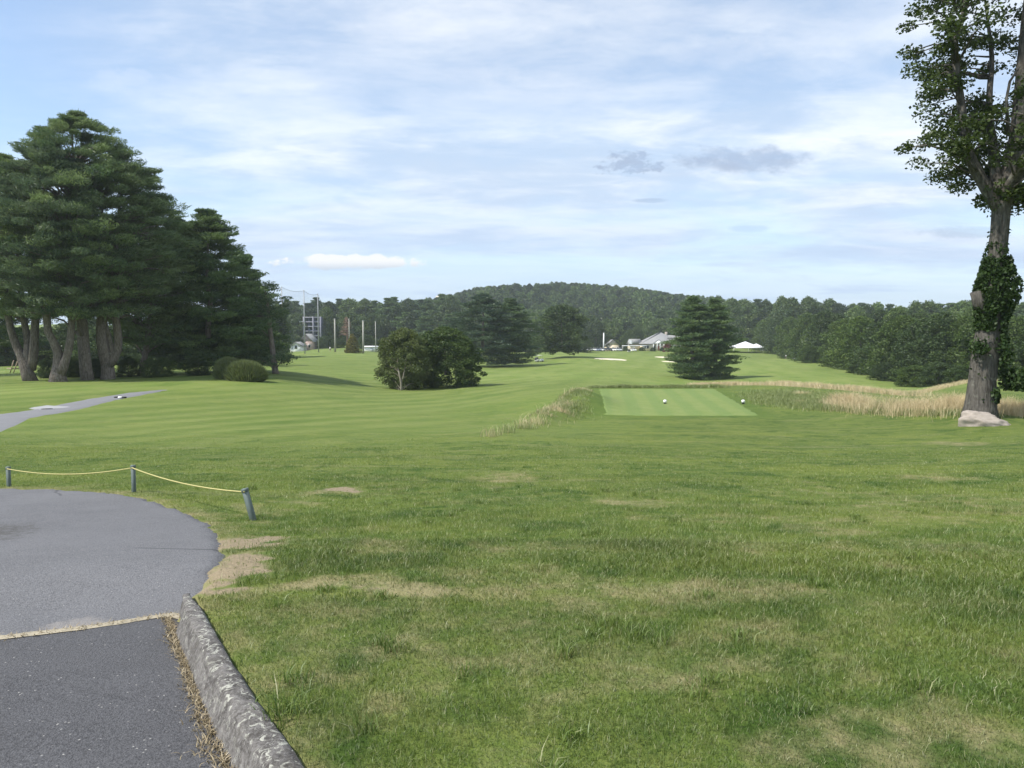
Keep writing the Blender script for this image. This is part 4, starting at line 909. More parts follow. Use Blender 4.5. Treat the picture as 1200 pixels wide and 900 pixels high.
# the wooded hill, one mass
def forest():
    rng = np.random.default_rng(77); Vs, Fs, rn, ti = [], [], [], []; off = 0
    kinds = [tree_meshes('h', 90 + i, 14, 5.0, 1.5, ('round', 'full', 'cone')[i % 3], 48, 26, (1.9, 1.7, 1.1), 1.25, .75, 'broad', .3, limbs=False) for i in range(5)]
    kv = []
    for cm, tm in kinds:
        v = np.empty(len(cm.vertices) * 3, np.float32); cm.vertices.foreach_get('co', v); kv.append(v.reshape(-1, 3)); bpy.data.meshes.remove(cm); bpy.data.meshes.remove(tm)
    Xs, Ys = [], []
    yy = 445
    while yy < 860:
        sp = 9.0 + (yy - 445) * .008; xx = -.42 * yy
        while xx < .52 * yy: Xs.append(xx + rng.normal(0, 2.2)); Ys.append(yy + rng.normal(0, 2.5)); xx += sp
        yy += 10.5
    Xs, Ys = np.array(Xs), np.array(Ys); Zs = ground_h(Xs, Ys)
    pxs = 600 + Xs / Ys * FPX
    for x, y, z, px in zip(Xs, Ys, Zs, pxs):
        if abs(px - 515) < 6 and y > 700: continue
        v = kv[rng.integers(5)]; a = rng.random() * 6.28; s = rng.uniform(.85, 1.25); cap = EYE + (390 - skyt(px) + rng.uniform(-1.5, 2.5)) * y / FPX - z
        hz = np.clip(min(rng.uniform(11, 19), cap), 5, 22) / 14
        R_ = np.array(((math.cos(a), -math.sin(a)), (math.sin(a), math.cos(a))))
        q = np.column_stack([v[:, :2] @ R_.T * s + (x, y), v[:, 2] * hz + z - 1])
        Vs.append(q.astype(np.float32)); n = len(q) // 4; rn.append(np.repeat(rng.random(n), 4)); ti.append(np.full(len(q), rng.random()))
    V = np.vstack(Vs); print('hill trees', len(Vs), len(V))
    link('hillside_woods', new_mesh('hillside_woods', V, np.arange(len(V)).reshape(-1, 4), dict(rnd=np.concatenate(rn), tint=np.concatenate(ti))), m_hill, kind='stuff')
forest()
# a rust-brown dead pine behind the range
def dead_pine(px, Yd, top):
    x = at_px(px, Yd); z0 = gz(x, Yd); H = EYE + (390 - top) * Yd / FPX - z0; rng = np.random.default_rng(3); wmb = MB()
    wmb.tube([(0, 0, -.3), (.2, 0, H * .5), (0, 0, H)], [.4, .25, .05], 6)
    c = MB()
    for i in range(70):
        z = H * (.35 + .62 * rng.random()); a = rng.random() * 6.28; l = (1 - z / H) * 4 + 1
        c.tube([(0, 0, z), (l * .6 * math.cos(a), l * .6 * math.sin(a), z + .3), (l * math.cos(a), l * math.sin(a), z)], [.12, .1, .03], 3, cap=False)
    r = empty('dead_tree', (x, Yd, z0), 'bare rust-brown dead pine above the dome-shaped shrub', 'dead tree')
    wmb.build('trunk', m_dead_twig, r); c.build('branches', m_dead_twig, r)
dead_pine(407, 322, 371)

# --- the big maple at the right, its ivy and boulder
def maple():
    Yd = 28.; px = 1150; x0 = at_px(px, Yd); k = Yd / FPX; z0 = gz(x0, Yd); rng = np.random.default_rng(41)
    q = lambda a, b_, d=0.: np.array(((a - px) * k, d, (390 - b_) * k + EYE - z0))
    def sm(l, r, n=16): 
        l = np.array(l); s = np.linspace(0, len(l) - 1, n); o = np.stack([np.interp(s, np.arange(len(l)), l[:, j]) for j in range(3)], 1); o[1:-1] = (o[:-2] + 2 * o[1:-1] + o[2:]) / 4
        return o, np.interp(s, np.arange(len(r)), r)
    st = [sm([q(1151, 486), q(1151, 470), q(1152, 445), q(1156, 400), q(1158, 370), q(1160, 335), q(1163, 300), q(1165, 270), q(1166, 240), q(1168, 215)], [.62, .50, .46, .42, .38, .35, .31, .29, .31, .29], 26),
          sm([q(1164, 248), q(1152, 230), q(1143, 216), q(1128, 190), q(1121, 172), q(1117, 140), q(1110, 105), q(1105, 72), q(1108, 55, .3), q(1122, 30, .6), q(1130, 5, .8), q(1132, -60, 1.), q(1120, -150, 1.2)], [.24, .22, .20, .19, .16, .15, .13, .12, .11, .10, .08, .06, .02], 26),
          sm([q(1168, 240), q(1172, 210), q(1178, 180), q(1182, 140), q(1184, 90), q(1186, 40), q(1189, 0), q(1192, -80), q(1185, -220)], [.30, .28, .25, .23, .22, .21, .20, .13, .03], 24),
          sm([q(1163, 235), q(1161, 200, .2), q(1160, 165, .4), q(1160, 130, .7), q(1166, 95, 1.), q(1176, 60, 1.4), q(1170, -20, 1.8)], [.22, .18, .15, .12, .10, .08, .03], 18),
          sm([q(1170, 225), q(1186, 195, .2), q(1200, 165, .4), q(1218, 130, .6), q(1230, 60, .9), q(1250, -60, 1.2)], [.26, .24, .20, .16, .12, .03], 18),
          sm([q(1166, 235), q(1165, 190, -1.5), q(1160, 130, -2.8), q(1168, 40, -3.4), q(1170, -80, -3.8)], [.22, .18, .14, .10, .03], 18)]
    wood = MB()
    for i, (p, r) in enumerate(st): wood.tube(p, r, 20 if i == 0 else 12, noise=.14, seed=i)
    for i in range(7):                                             # root flare
        a = i * .9 + .3; wood.tube([(.1 * math.cos(a), .1 * math.sin(a), 1.3), (.33 * math.cos(a), .33 * math.sin(a), .4), (.62 * math.cos(a), .62 * math.sin(a), -.2)], [.26, .22, .10], 8)
    wood.tube([q(1154, 365), q(1144, 352), q(1139, 341)], [.3, .26, .20], 10, noise=.3)      # broken stub
    wood.tube([q(1166, 165, -.2), q(1160, 125, -.3), q(1163, 105, -.3), q(1172, 88, -.4)], [.07, .05, .045, .03], 6)
    # leaf clumps: left outline read from the tree, filled in depth
    C = []
    edge_ = np.array([(240, 1168), (232, 1140), (222, 1180), (214, 1080), (195, 1085), (170, 1052), (150, 1055), (135, 1078), (120, 1062), (105, 1058), (85, 1062), (70, 1045), (52, 1040), (38, 1075), (20, 1052), (0, 1047), (-60, 1040), (-150, 1050), (-230, 1110), (-270, 1170)])
    while len(C) < 640:
        b_ = rng.uniform(-270, 240); e = np.interp(-b_, -edge_[:, 0], edge_[:, 1]); ctr = 1182; half = max(ctr - e, 5)
        u = rng.uniform(-1, 1); d = rng.uniform(-1, 1)
        if u * u + d * d > 1: continue
        if u * u + d * d < .10: continue
        if rng.random() < .25 and u > -.2: continue
        if d < -.1 and u > -.62 and rng.random() < .75: continue
        C.append(q(ctr + u * half + 5, b_ + rng.normal(0, 3), d * half * k * .9))
    C = np.array(C)
    # sprays: group clumps to leave gaps
    gaps = fbm(C[:, 0] / 1.1 + 3, C[:, 2] / .9, 2) ; C = C[(gaps > .42) | (rng.random(len(C)) < .22)]
    limb = MB()
    for c in C: crown_limb(limb, st[1:], c, .10, rng)
    out = unit(C * (1, 1, 0) + rng.normal(0, .3, C.shape) * (1, 1, 0))
    V, Fq = clump_leaves(rng, C, out, 130, (.60, .48, .30), .125, .085, 'broad')
    me = crown_mesh('maple_crown', V, Fq, np.repeat(rng.random(len(Fq)), 4), limb)
    place_tree('maple_tree', 'tree', 'tall maple with an ivy-clad trunk at the right edge, behind the pale boulder', (me, wood.mesh('maple_trunk', True)), x0, Yd, m_maple, m_bark2)
    # ivy
    Vs, Cn = [], []
    iv = MB()
    pts, rad = st[0]
    L_ = []
    for _ in range(10000):
        b_ = rng.choice([rng.uniform(268, 470), rng.uniform(300, 385)], p=[.45, .55]); zz = q(0, b_)[2]; c = np.array([np.interp(zz, pts[:, 2], pts[:, 0]), 0, zz]); r = np.interp(zz, pts[:, 2], rad)
        a = rng.normal(-.35, 1.3) if b_ > 385 else rng.uniform(-math.pi, math.pi)
        bulge = .08 + (.20 + .34 * max(0, math.cos(a))) * math.exp(-((b_ - 340) / 30) ** 2) + (.34 * math.exp(-((b_ - 420) / 28) ** 2) if math.cos(a) > .2 else 0)
        if b_ > 385 and math.cos(a) < .15 and rng.random() < .93: continue
        if b_ < 305 and rng.random() < .55 + .4 * (b_ < 285) : continue
        if fbm(a * 1.3 + 9, zz * 1.4, 3) < (.30 if 303 < b_ < 385 else .42): continue
        rr = r + bulge * rng.random() ** .6 * (.7 + .6 * float(fbm(a * 2 + 5, zz * 1.5, 2)))
        L_.append(c + np.array((math.cos(a) * rr, -math.sin(a) * rr * -1, 0)))
    for _ in range(900): L_.append(q(1183 + rng.normal(0, 5), rng.uniform(430, 455), rng.normal(-.3, .3)))
    for _ in range(260): L_.append(q(1137 + rng.normal(0, 5), rng.normal(405, 5), rng.normal(-.5, .2)))
    L_ = np.array(L_); n = len(L_); A = unit(rng.normal(0, 1, (n, 3)) - (0, 0, .8)); Bv = unit(np.cross(A, rng.normal(0, 1, (n, 3))))
    V, Fq = rhombi(L_, A, Bv, .14 * (.45 + 1.0 * rng.random(n)), .10 * (.5 + .9 * rng.random(n)))
    link('ivy', new_mesh('ivy', V + np.array((x0, Yd, z0 - .05)), Fq, dict(rnd=np.repeat(rng.random(n), 4))), m_ivy, label='dark green ivy climbing the maple trunk at the right edge', category='ivy')
maple()
def boulder():
    x, y = at_px(1158, 26.6), 26.6; z = gz(x, y); mb = MB(); rng = np.random.default_rng(2); V = []; n, m = 56, 26
    for i in range(m + 1):
        for j in range(n):
            th, ph = math.pi / 2 * (i / m), 2 * math.pi * j / n
            d = np.array((math.sin(th) * math.cos(ph), math.sin(th) * math.sin(ph), math.cos(th)))
            f = .72 + .62 * float(fbm(d[0] * 1.8 + 4 + d[2], d[1] * 1.8 + 2 + d[2] * 1.3, 4)) + .14 * (float(fbm(d[0] * 6 + 4, d[1] * 6 + d[2] * 6, 3)) - .5)
            sk = .30 * (d[0] < 0) * d[2]
            V.append(((d[0] * .88 - sk * .6) * f, d[1] * .55 * f, d[2] * .46 * f * (1.2 - .45 * (d[0] + .3)) - .12))
    F = [(i * n + j, (i + 1) * n + j, (i + 1) * n + (j + 1) % n, i * n + (j + 1) % n) for i in range(m) for j in range(n)]
    mb.add(V, F); o = mb.build('boulder', m_stone, smooth=True, label='pale grey-pink boulder in the grass at the foot of the maple', category='boulder'); o.location = (x, y, z)
boulder()
# ornamental grass clump
def clump(px, Yd, wpx, hpx, n, seed):
    rng = np.random.default_rng(seed); k = Yd / FPX; x0 = at_px(px, Yd); a = rng.random(n) * 6.28; r = np.sqrt(rng.random(n)); w_, h_ = wpx * k / 2, hpx * k
    tx = r * w_ * np.cos(a); ty = r * w_ * .6 * np.sin(a); hz = h_ * (1 - r ** 2.6) ** .45 * (.78 + .34 * rng.random(n)) * (.8 + .4 * fbm(tx * 1.3 + seed * 9, ty * 1.3, 2)) + .12
    base = np.stack([tx * .8, ty * .8, 0 * tx], 1); tip = np.stack([tx * 1.06 + rng.normal(0, .15, n), ty * 1.06 + rng.normal(0, .15, n), hz], 1); mid = base * .4 + tip * .6; mid[:, 2] = hz * .72
    ph = rng.random(n) * 6.28; s = np.stack([np.cos(ph), np.sin(ph), 0 * ph], 1) * .035
    V = np.stack([base - s, base + s, mid + s, mid - s, tip], 1).reshape(-1, 3); b0 = np.arange(n)[:, None] * 5
    return new_mesh('ornamental_grass', V, [b0 + [3, 2, 4], b0 + [0, 1, 2, 3]], dict(rnd=np.repeat(rng.random(n), 5))), (x0, Yd, gz(x0, Yd) - .05)
me, loc = clump(268, 71.5, 34, 24, 7000, 1); o = link('ornamental_grass', me, m_ornam, label='smaller left half of the tall ornamental grass clump under the dark pine', category='grass clump'); o.location = loc
me, loc = clump(288, 70, 48, 23, 9000, 2); o = link('ornamental_grass', me, m_ornam, label='larger right half of the tall ornamental grass clump near the leaning pine', category='grass clump'); o.location = loc

# ------------------------------------------------------------------ range poles and net
def pole(px, Yd, top, base_r, label, mat, group, name='range_pole'):
    x = at_px(px, Yd); z0 = gz(x, Yd); H = EYE + (390 - top) * Yd / FPX - z0; r = empty(name, (x, Yd, z0), label, 'pole', group)
    a = MB(); a.tube([(0, 0, -.3), (0, 0, H * .5), (0, 0, H)], [base_r, base_r * .9, base_r * .7], 8); a.build('shaft', mat, r, smooth=True)
    c = MB(); c.lathe([(base_r * .95, H), (base_r * .95, H + .12), (0, H + .16)], 8); c.build('cap', m_dpole, r)
    return (x, Yd, z0, H)
T = []
for px, Yd, top, lb in ((331.7, 215, 337, 'tall net pole nearest the leaning pine'), (357.5, 228, 341, 'middle one of the three tall net poles'), (373.6, 240, 345, 'tall net pole farthest from the leaning pine')):
    T.append(pole(px, Yd, top, .17, lb, m_dpole, 'tall poles that carry the net', 'net_pole'))
for px, Yd, top, rr, lb in ((393, 246, 374, .30, 'thick grey pole left of the dome-shaped shrub'), (409.6, 262, 374, .17, 'thin pale pole rising behind the dome-shaped shrub'), (426, 246, 376, .30, 'thick grey pole right of the dome-shaped shrub'), (440.5, 262, 377, .16, 'thin pale pole in front of the long white shed'), (299.9, 150, 377, .15, 'pale pole showing between the dark pine and the leaning pine')):
    pole(px, Yd, top, rr, lb, m_pole, 'shorter poles of the driving range')
m_net, g = mat_new('range_net'); nt = m_net.node_tree
df = N(nt, 'ShaderNodeBsdfDiffuse'); df.inputs[0].default_value = (.10, .11, .12, 1); tr = N(nt, 'ShaderNodeBsdfTransparent'); mxn = N(nt, 'ShaderNodeMixShader'); mxn.inputs[0].default_value = .10
nt.links.new(tr.outputs[0], mxn.inputs[1]); nt.links.new(df.outputs[0], mxn.inputs[2]); on = N(nt, 'ShaderNodeOutputMaterial'); nt.links.new(mxn.outputs[0], on.inputs[0])
def net():
    ends = [(T[i][0], T[i][1], T[i][2] + T[i][3]) for i in range(3)]
    xe = at_px(384, 300); ends.append((xe, 300, EYE + (390 - 366) * 300 / FPX)); V, F, rope_ = [], [], []
    for i in range(3):
        a, b_ = np.array(ends[i]), np.array(ends[i + 1])
        for j in range(13):
            t = j / 12; p = a * (1 - t) + b_ * t; p[2] -= 1.1 * 4 * t * (1 - t) * (.6 if i < 2 else .3); rope_.append(tuple(p))
    for p in rope_: V += [(p[0], p[1], gz(p[0], p[1]) + .2), p]
    F = [(2 * i, 2 * i + 2, 2 * i + 3, 2 * i + 1) for i in range(len(rope_) - 1)]
    root = empty('range_net', (T[0][0], T[0][1], T[0][2]), 'fine dark safety net hung between the three tall poles', 'net')
    off = np.array((T[0][0], T[0][1], T[0][2]))
    m_ = MB(); m_.add(np.array(V) - off, F); m_.build('mesh_panel', m_net, root)
    m_ = MB(); m_.tube(np.array(rope_) - off, .05, 5); m_.build('top_cable', m_dpole, root)
net()
# ------------------------------------------------------------------ buildings
def zb(px, py, Yd): return EYE + (390 - py) * Yd / FPX
def clubhouse():
    Yd = 385; k = Yd / FPX; x0 = at_px(776, Yd); z0 = gz(x0, Yd) - .1
    r = empty('clubhouse', (x0, Yd, z0), 'cream clubhouse with grey hipped roof and small white gable over the doors', 'clubhouse')
    W2 = 10.5; e = 3.6; pk = 9.4
    w_ = MB(); w_.box(-W2, W2, 0, 14, 0, e); w_.build('wall', m_cream, r)
    rf = MB(); V = [(-W2 - .7, -.7, e), (W2 + .7, -.7, e), (W2 + .7, 14.7, e), (-W2 - .7, 14.7, e), (-.4, 6.5, pk), (.6, 7.5, pk), (-W2 - .7, -.7, e - .25), (W2 + .7, -.7, e - .25), (W2 + .7, 14.7, e - .25), (-W2 - .7, 14.7, e - .25)]
    rf.add(V, [(0, 1, 5, 4), (1, 2, 5), (2, 3, 4, 5), (3, 0, 4), (6, 9, 8, 7), (0, 6, 7, 1), (1, 7, 8, 2), (2, 8, 9, 3), (3, 9, 6, 0)])
    ro = rf.build('roof', m_roof, r)
    c = MB(); c.box(3, 4.2, 8, 9.2, 6, 9.6); c.build('chimney', m_stone, ro)
    g1 = MB(); g1.add([(-5.2, -1.6, e + .05), (.9, -1.6, e + .05), (-2.15, -1.6, e + 2.1), (-5.2, 4, e + .05), (.9, 4, e + .05), (-2.15, 4, e + 2.1)], [(0, 3, 5, 2), (1, 2, 5, 4)]); g1.build('gable_roof', m_roof, ro)
    g2 = MB(); g2.prism([(-4.9, e + .05), (.6, e + .05), (-2.15, e + 1.8)], -1.5, -1.3); g2.build('gable', m_white, r)
    for x in (-4.8, -2.9, -1.4, .5): p = MB(); p.box(x - .15, x + .15, -1.5, -1.2, 0, e + .04); p.build('column', m_white, r)
    for x in (-1.9, 1.7): d = MB(); d.box(x - .55, x + .55, -.08, .05, .05, 2.4, .02); do = d.build('door', m_reddoor, r); h = MB(); h.box(x + .35, x + .42, -.14, -.09, 1.1, 1.3); h.build('handle', m_black, do)
    for x in (-8.6, -7.4, -4.0, 4.5, 6.4, 8.5):
        f = MB()
        f.box(x - .65, x + .65, -.07, .02, 1.0, 2.7); fo = f.build('window', m_white, r); p = MB(); p.box(x - .52, x + .52, -.10, -.06, 1.12, 2.58); p.build('pane', m_glass, fo)
    w2 = MB(); w2.box(-W2 - 5.5, -W2, 6, 12, 0, 3.2); w2.build('wing_wall', m_cream, r)
    w3 = MB(); w3.prism([(-W2 - 6.1, 3.2), (-W2 + .2, 3.2), (-W2 + .2, 5.9), (-W2 - 4.8, 5.9)], 5.4, 12.6); w3.build('wing_roof', m_roof, r)
    w4 = MB(); w4.box(3.5, 13.8, 3, 10, e + .2, 6.3); w4.build('dormer_wall', m_cream, r)
    w5 = MB(); w5.prism([(3, 6.3), (14.2, 6.3), (12.6, 7.9), (4.5, 7.9)], 2.5, 10.5); w5.build('dormer_roof', m_roof, r)
clubhouse()
def awning(px, Yd, wd, label):
    x0 = at_px(px, Yd); z0 = gz(x0, Yd); r = empty('patio_awning', (x0, Yd, z0), label, 'awning', 'flat white awnings left of the clubhouse')
    t = MB(); t.box(-wd / 2, wd / 2, -1.5, 1.5, 2.5, 2.75, .05); t.build('roof', m_canvas, r)
    for sx in (-1, 1):
        for sy in (-1, 1): p = MB(); p.tube([(sx * (wd / 2 - .15), sy * 1.3, -.1), (sx * (wd / 2 - .15), sy * 1.3, 2.5)], .06, 6); p.build('leg', m_white, r)
awning(736, 378, 6, 'flat white awning beside the white flag'); awning(748, 380, 8, 'longer flat white awning against the clubhouse wing')
def house(name, px, Yd, base_off, wd, e, pk, dp, wallm, label, cat='house', win=3):
    x0 = at_px(px, Yd); z0 = gz(x0, Yd) + base_off; r = empty(name, (x0, Yd, z0), label, cat)
    w_ = MB(); w_.box(-wd / 2, wd / 2, 0, dp, -1, e); w_.build('wall', wallm, r)
    g_ = MB(); g_.prism([(-wd / 2, e), (wd / 2, e), (0, pk - .1)], .02, .3); g_.build('gable', wallm, r)
    f = MB(); h = wd / 2 + .5; V = [(-h, -.5, e - .2), (0, -.5, pk), (h, -.5, e - .2), (-h, dp + .5, e - .2), (0, dp + .5, pk), (h, dp + .5, e - .2), (-h, -.5, e - .4), (0, -.5, pk - .2), (h, -.5, e - .4), (-h, dp + .5, e - .4), (0, dp + .5, pk - .2), (h, dp + .5, e - .4)]
    f.add(V, [(0, 1, 4, 3), (1, 2, 5, 4), (6, 9, 10, 7), (7, 10, 11, 8), (0, 6, 7, 1), (1, 7, 8, 2), (3, 4, 10, 9), (4, 5, 11, 10), (0, 3, 9, 6), (2, 8, 11, 5)]); f.build('roof', m_roof, r)
    for i in range(win):
        x = -wd / 2 + wd * (i + .5) / win; p = MB(); p.box(x - .5, x + .5, -.06, .02, 1., 2.4); po = p.build('window', m_white, r); q = MB(); q.box(x - .4, x + .4, -.09, -.05, 1.1, 2.3); q.build('pane', m_glass, po)
    return r
house('cottage', 718, 405, 0, 7, 3.4, 6.4, 9, m_cream, 'small gabled building behind the parked cars left of the dark tree', 'building')
house('house', 359, 292, 0, 5, 3.4, 6.4, 8, m_pink, 'small pinkish house with white gable behind the net', 'house', 2)
house('house', 347, 275, 0, 4.4, 2.2, 3.6, 6, m_white, 'low white-roofed hut left of the net pole foot', 'hut', 1)
def office():
    Yd = 330; k = Yd / FPX; x0 = at_px(367, Yd); z0 = gz(x0, Yd); top = EYE + (390 - 371.5) * k - z0; wd = 7.4
    r = empty('office_building', (x0, Yd, z0), 'boxy pale lilac building with rows of dark windows showing above the bushes behind the net', 'building')
    b = MB(); b.box(-wd / 2, wd / 2, 0, 9, 0, top); b.build('wall', simple('blue_dark_cladding', (.10, .11, .17), .6), r)
    fl = 2.0; z = top - .35
    n = 0
    while z > 1 and n < 6:
        s = MB(); s.box(-wd / 2 - .2, wd / 2 + .2, -.9, 0, z - .1, z + .35); s.build('balcony', m_facade, r)
        for i in range(3):
            x = -wd / 2 + 1.0 + i * 2.4; q = MB(); q.box(x - .75, x + .75, -.12, -.02, z - 1.35, z - .25); q.build('window', m_glass, r)
        z -= fl; n += 1
    for x in (-wd / 2, -.3 * wd / 2 + 1.6, wd / 2): c = MB(); c.box(x - .22, x + .22, -1.1, -.91, 0, top + .1); c.build('column', m_facade, r)
    c = MB(); c.box(-wd / 2 - 2.0, -wd / 2 - .3, -.3, .2, top - 2.4, top - 1.9); c.build('side_sign', m_canvas, r)
office()
def shed():
    Yd = 268; x0 = at_px(436, Yd); z0 = gz(x0, Yd); r = empty('white_shed', (x0, Yd, z0), 'long low white shed at the back of the driving range', 'shed')
    a = MB(); a.box(-2.8, 2.8, 0, 3, 0, 1.6); a.build('wall', m_white, r); b = MB(); b.prism([(-3.1, 1.6), (3.1, 1.6), (2.9, 2.0), (-2.9, 2.0)], -.3, 3.3); b.build('roof', m_canvas, r)
    c = MB(); c.box(-.5, .5, -.06, .02, 0, 1.4); c.build('door', m_silver, r)
shed()
def tower():
    Yd = 900; k = Yd / FPX; x0 = at_px(515, Yd); z0 = gz(x0, Yd); top = EYE + (390 - 347.2) * k - z0; r = empty('tower_block', (x0, Yd, z0), 'beige tower block whose top shows above the far trees', 'building')
    a = MB(); a.box(-4, 4, 0, 8, 0, top); a.build('wall', simple('beige_concrete', (.52, .47, .40), .8), r); b = MB(); b.box(-2, 2, 2, 6, top, top + 1.0); b.build('roof', m_roof, r)
    for i in range(6):
        q = MB(); q.box(-3.4, 3.4, -.1, -.02, top - 2.4 - i * 3, top - 1.2 - i * 3); q.build('window', m_glass, r)
tower()
def tent(px, Yd, wd, dp, e, pk, label, sharp=.0, group=None):
    x0 = at_px(px, Yd); z0 = gz(x0, Yd); r = empty('marquee', (x0, Yd, z0), label, 'tent', 'white tents by the far fairway')
    b = MB(); n = 8; V = [(-wd / 2, -dp / 2, e), (wd / 2, -dp / 2, e), (wd / 2, dp / 2, e), (-wd / 2, dp / 2, e)]
    for f, zf in ((.55, .42), (.22, .78)): V += [(a * f, c * f, e + (pk - e) * zf) for a, c, _ in V[:4]]
    V.append((0, 0, pk)); F = []
    for l in range(2):
        for j in range(4): F.append((l * 4 + j, l * 4 + (j + 1) % 4, l * 4 + 4 + (j + 1) % 4, l * 4 + 4 + j))
    F += [(8 + j, 8 + (j + 1) % 4, 12) for j in range(4)]
    b.add(V, F); b.build('canopy', m_canvas, r)
    v = MB(); v.box(-wd / 2, wd / 2, -dp / 2, -dp / 2 + .03, e - .35, e + .001); v.box(-wd / 2, wd / 2, dp / 2 - .03, dp / 2, e - .35, e + .001); v.build('valance', m_canvas, r)
    for sx in (-1, 1):
        for sy in (-1, 1): p = MB(); p.tube([(sx * (wd / 2 - .1), sy * (dp / 2 - .1), -.1), (sx * (wd / 2 - .1), sy * (dp / 2 - .1), e)], .07, 6); p.build('leg', m_white, r)
tent(873, 356, 13.5, 9, 2.4, 5.2, 'large white peaked tent right of the solitary pine'); tent(886, 362, 6.0, 5, 2.3, 4.0, 'small white peaked tent at the right end of the large one')
# ------------------------------------------------------------------ poles, flag near the clubhouse
pole(707.3, 372, 390, .38, 'tall white pole standing among the parked cars', m_white, None, 'white_pole')
p_ = pole(688, 376, 395, .26, 'grey lamp pole at the left end of the car park', m_pole, None, 'lamp_pole')
fx = at_px(736.5, 374); fz = gz(fx, 374); fr = empty('flagpole', (fx, 374, fz), 'short pole with a white flag left of the clubhouse', 'flag')
a = MB(); a.tube([(0, 0, -.2), (0, 0, 5.2)], .06, 6); a.build('shaft', m_white, fr)
V = []; 
for i in range(7):
    for j in range(4): V.append((i * .30, .12 * math.sin(i * 1.1), 3.3 + j * .62 - (6 - i) * -.08))
a = MB(); a.add(V, [(i * 4 + j, i * 4 + 4 + j, i * 4 + 5 + j, i * 4 + 1 + j) for i in range(6) for j in range(3)]); a.build('flag', m_canvas, fr)
# red-leaved shrub by the clubhouse
one_tree('red_shrub', 'shrub', 'dark red shrub in front of the clubhouse beside the solitary pine', 782, 370, 401, 2.4, 44, 'dome', .1, 40, 60, (.8, .7, .6), .5, .3, 'broad', m_red, .15)
for i, (px, lb) in enumerate(((752, 'low green bush at the left corner of the clubhouse'), (765, 'low green bush under the clubhouse front windows'), (776, 'low green bush right of the clubhouse doors'))):
    far_tree('e%d' % i, px, 379, 408.2, 1.7, 'low_bush', 'bush', lb, 'bushes in front of the clubhouse')
# ------------------------------------------------------------------ cars and carts
def car(paint, label, grp):
    r = empty('parked_car', (0, 0, 0), label, 'car', grp)
    b = MB(); b.prism([(-2.2, .35), (2.2, .35), (2.25, .75), (2.0, .95), (1.1, 1.0), (-1.9, 1.0), (-2.25, .85)], -.9, .9); b.build('body', paint, r)
    c = MB(); V = [(-1.6, -.82, 1.0), (1.1, -.82, 1.0), (1.1, .82, 1.0), (-1.6, .82, 1.0), (-1.1, -.66, 1.48), (.45, -.66, 1.48), (.45, .66, 1.48), (-1.1, .66, 1.48)]; c.add(V, [(0, 1, 5, 4), (1, 2, 6, 5), (2, 3, 7, 6), (3, 0, 4, 7)]); c.build('windows', m_glass, r)
    t = MB(); t.box(-1.12, .47, -.68, .68, 1.481, 1.53, .02); t.build('roof', paint, r)
    for x in (-1.35, 1.4):
        for y in (-.85, .85):
            w_ = MB(); w_.tube([(x, y - .1, .32), (x, y + .1, .32)], .32, 12); w_.build('wheel', m_rubber, r)
    for y in (-.62, .62): h = MB(); h.box(2.2, 2.27, y - .18, y + .18, .62, .78, .02); h.build('headlight', m_white, r)
    return r
def copy_tree(o, parent=None):
    c = o.copy(); scene.collection.objects.link(c); c.parent = parent
    for ch in list(o.children): copy_tree(ch, c)
    return c
G_ = 'cars parked in front of the clubhouse'
cars = [(683, 'w', 'white car at the left end of the parked row'), (688, 's', 'silver car beside the lamp pole'), (692, 'w', 'white car next to the silver car by the lamp pole'), (696.5, 'w', 'white car halfway between the lamp pole and the tall white pole'), (701, 'b', 'blue-grey car left of the tall white pole'),
        (705, 'w', 'white car just left of the foot of the tall white pole'), (710, 'k', 'black car right of the foot of the tall white pole'), (714.5, 'k', 'black car in front of the small gabled building'), (720, 'w', 'white car in front of the small gabled building'), (726, 's', 'silver car right of the small gabled building'), (742, 'w', 'white car alone near the white flag')]
pm = dict(w=m_white, s=m_silver, b=m_blue, k=m_black); made = {}
for i, (px, kx, lb) in enumerate(cars):
    if kx in made: c = copy_tree(made[kx])
    else: c = made[kx] = car(pm[kx], lb, G_)
    c['label'] = lb; x = at_px(px, 368 + (i % 2) * 2); y = 368 + (i % 2) * 2; c.location = (x, y, gz(x, y)); c.rotation_euler = (0, 0, R(-90 + (i % 3) * 14))
def cart(label, px, Yd, rz):
    x = at_px(px, Yd); r = empty('golf_cart', (x, Yd, gz(x, Yd)), label, 'golf cart', 'golf carts out on the course', rz)
    b = MB(); b.prism([(-1.15, .25), (1.1, .25), (1.2, .6), (.95, .85), (.7, .8), (.6, .42), (-.1, .42), (-.15, .75), (-1.1, .8)], -.58, .58); b.build('body', m_white, r)
    s = MB(); s.box(-.75, -.15, -.52, .52, .76, .9, .03); s.box(-.8, -.68, -.52, .52, .9, 1.3, .03); s.build('seat', m_black, r)
    t = MB(); t.box(-1.0, .8, -.6, .6, 1.80, 1.88, .03); t.build('roof', m_white, r)
    for a, y in ((-.95, -.55), (-.95, .55), (.85, -.55), (.85, .55)):
        p = MB(); p.tube([(a, y, .75), (a * .85, y, 1.8)], .03, 5); p.build('post', m_black, r)
    for a in (-.75, .8):
        for y in (-.5, .5): w_ = MB(); w_.tube([(a, y - .09, .23), (a, y + .09, .23)], .23, 12); w_.build('wheel', m_rubber, r)
    q = MB(); q.box(-1.35, -1.1, -.4, .4, .5, 1.2, .04); q.build('bag_rack', m_black, r)
q = hit(632, 424); cart('white golf cart on the fairway left of the rounded tree', 632, min(q[1], 215), R(30))
cart('white golf cart on the far fairway in front of the parked cars', 737, 345, R(80)); cart('white golf cart at the edge of the far right fairway under the trees', 933, 290, R(20))
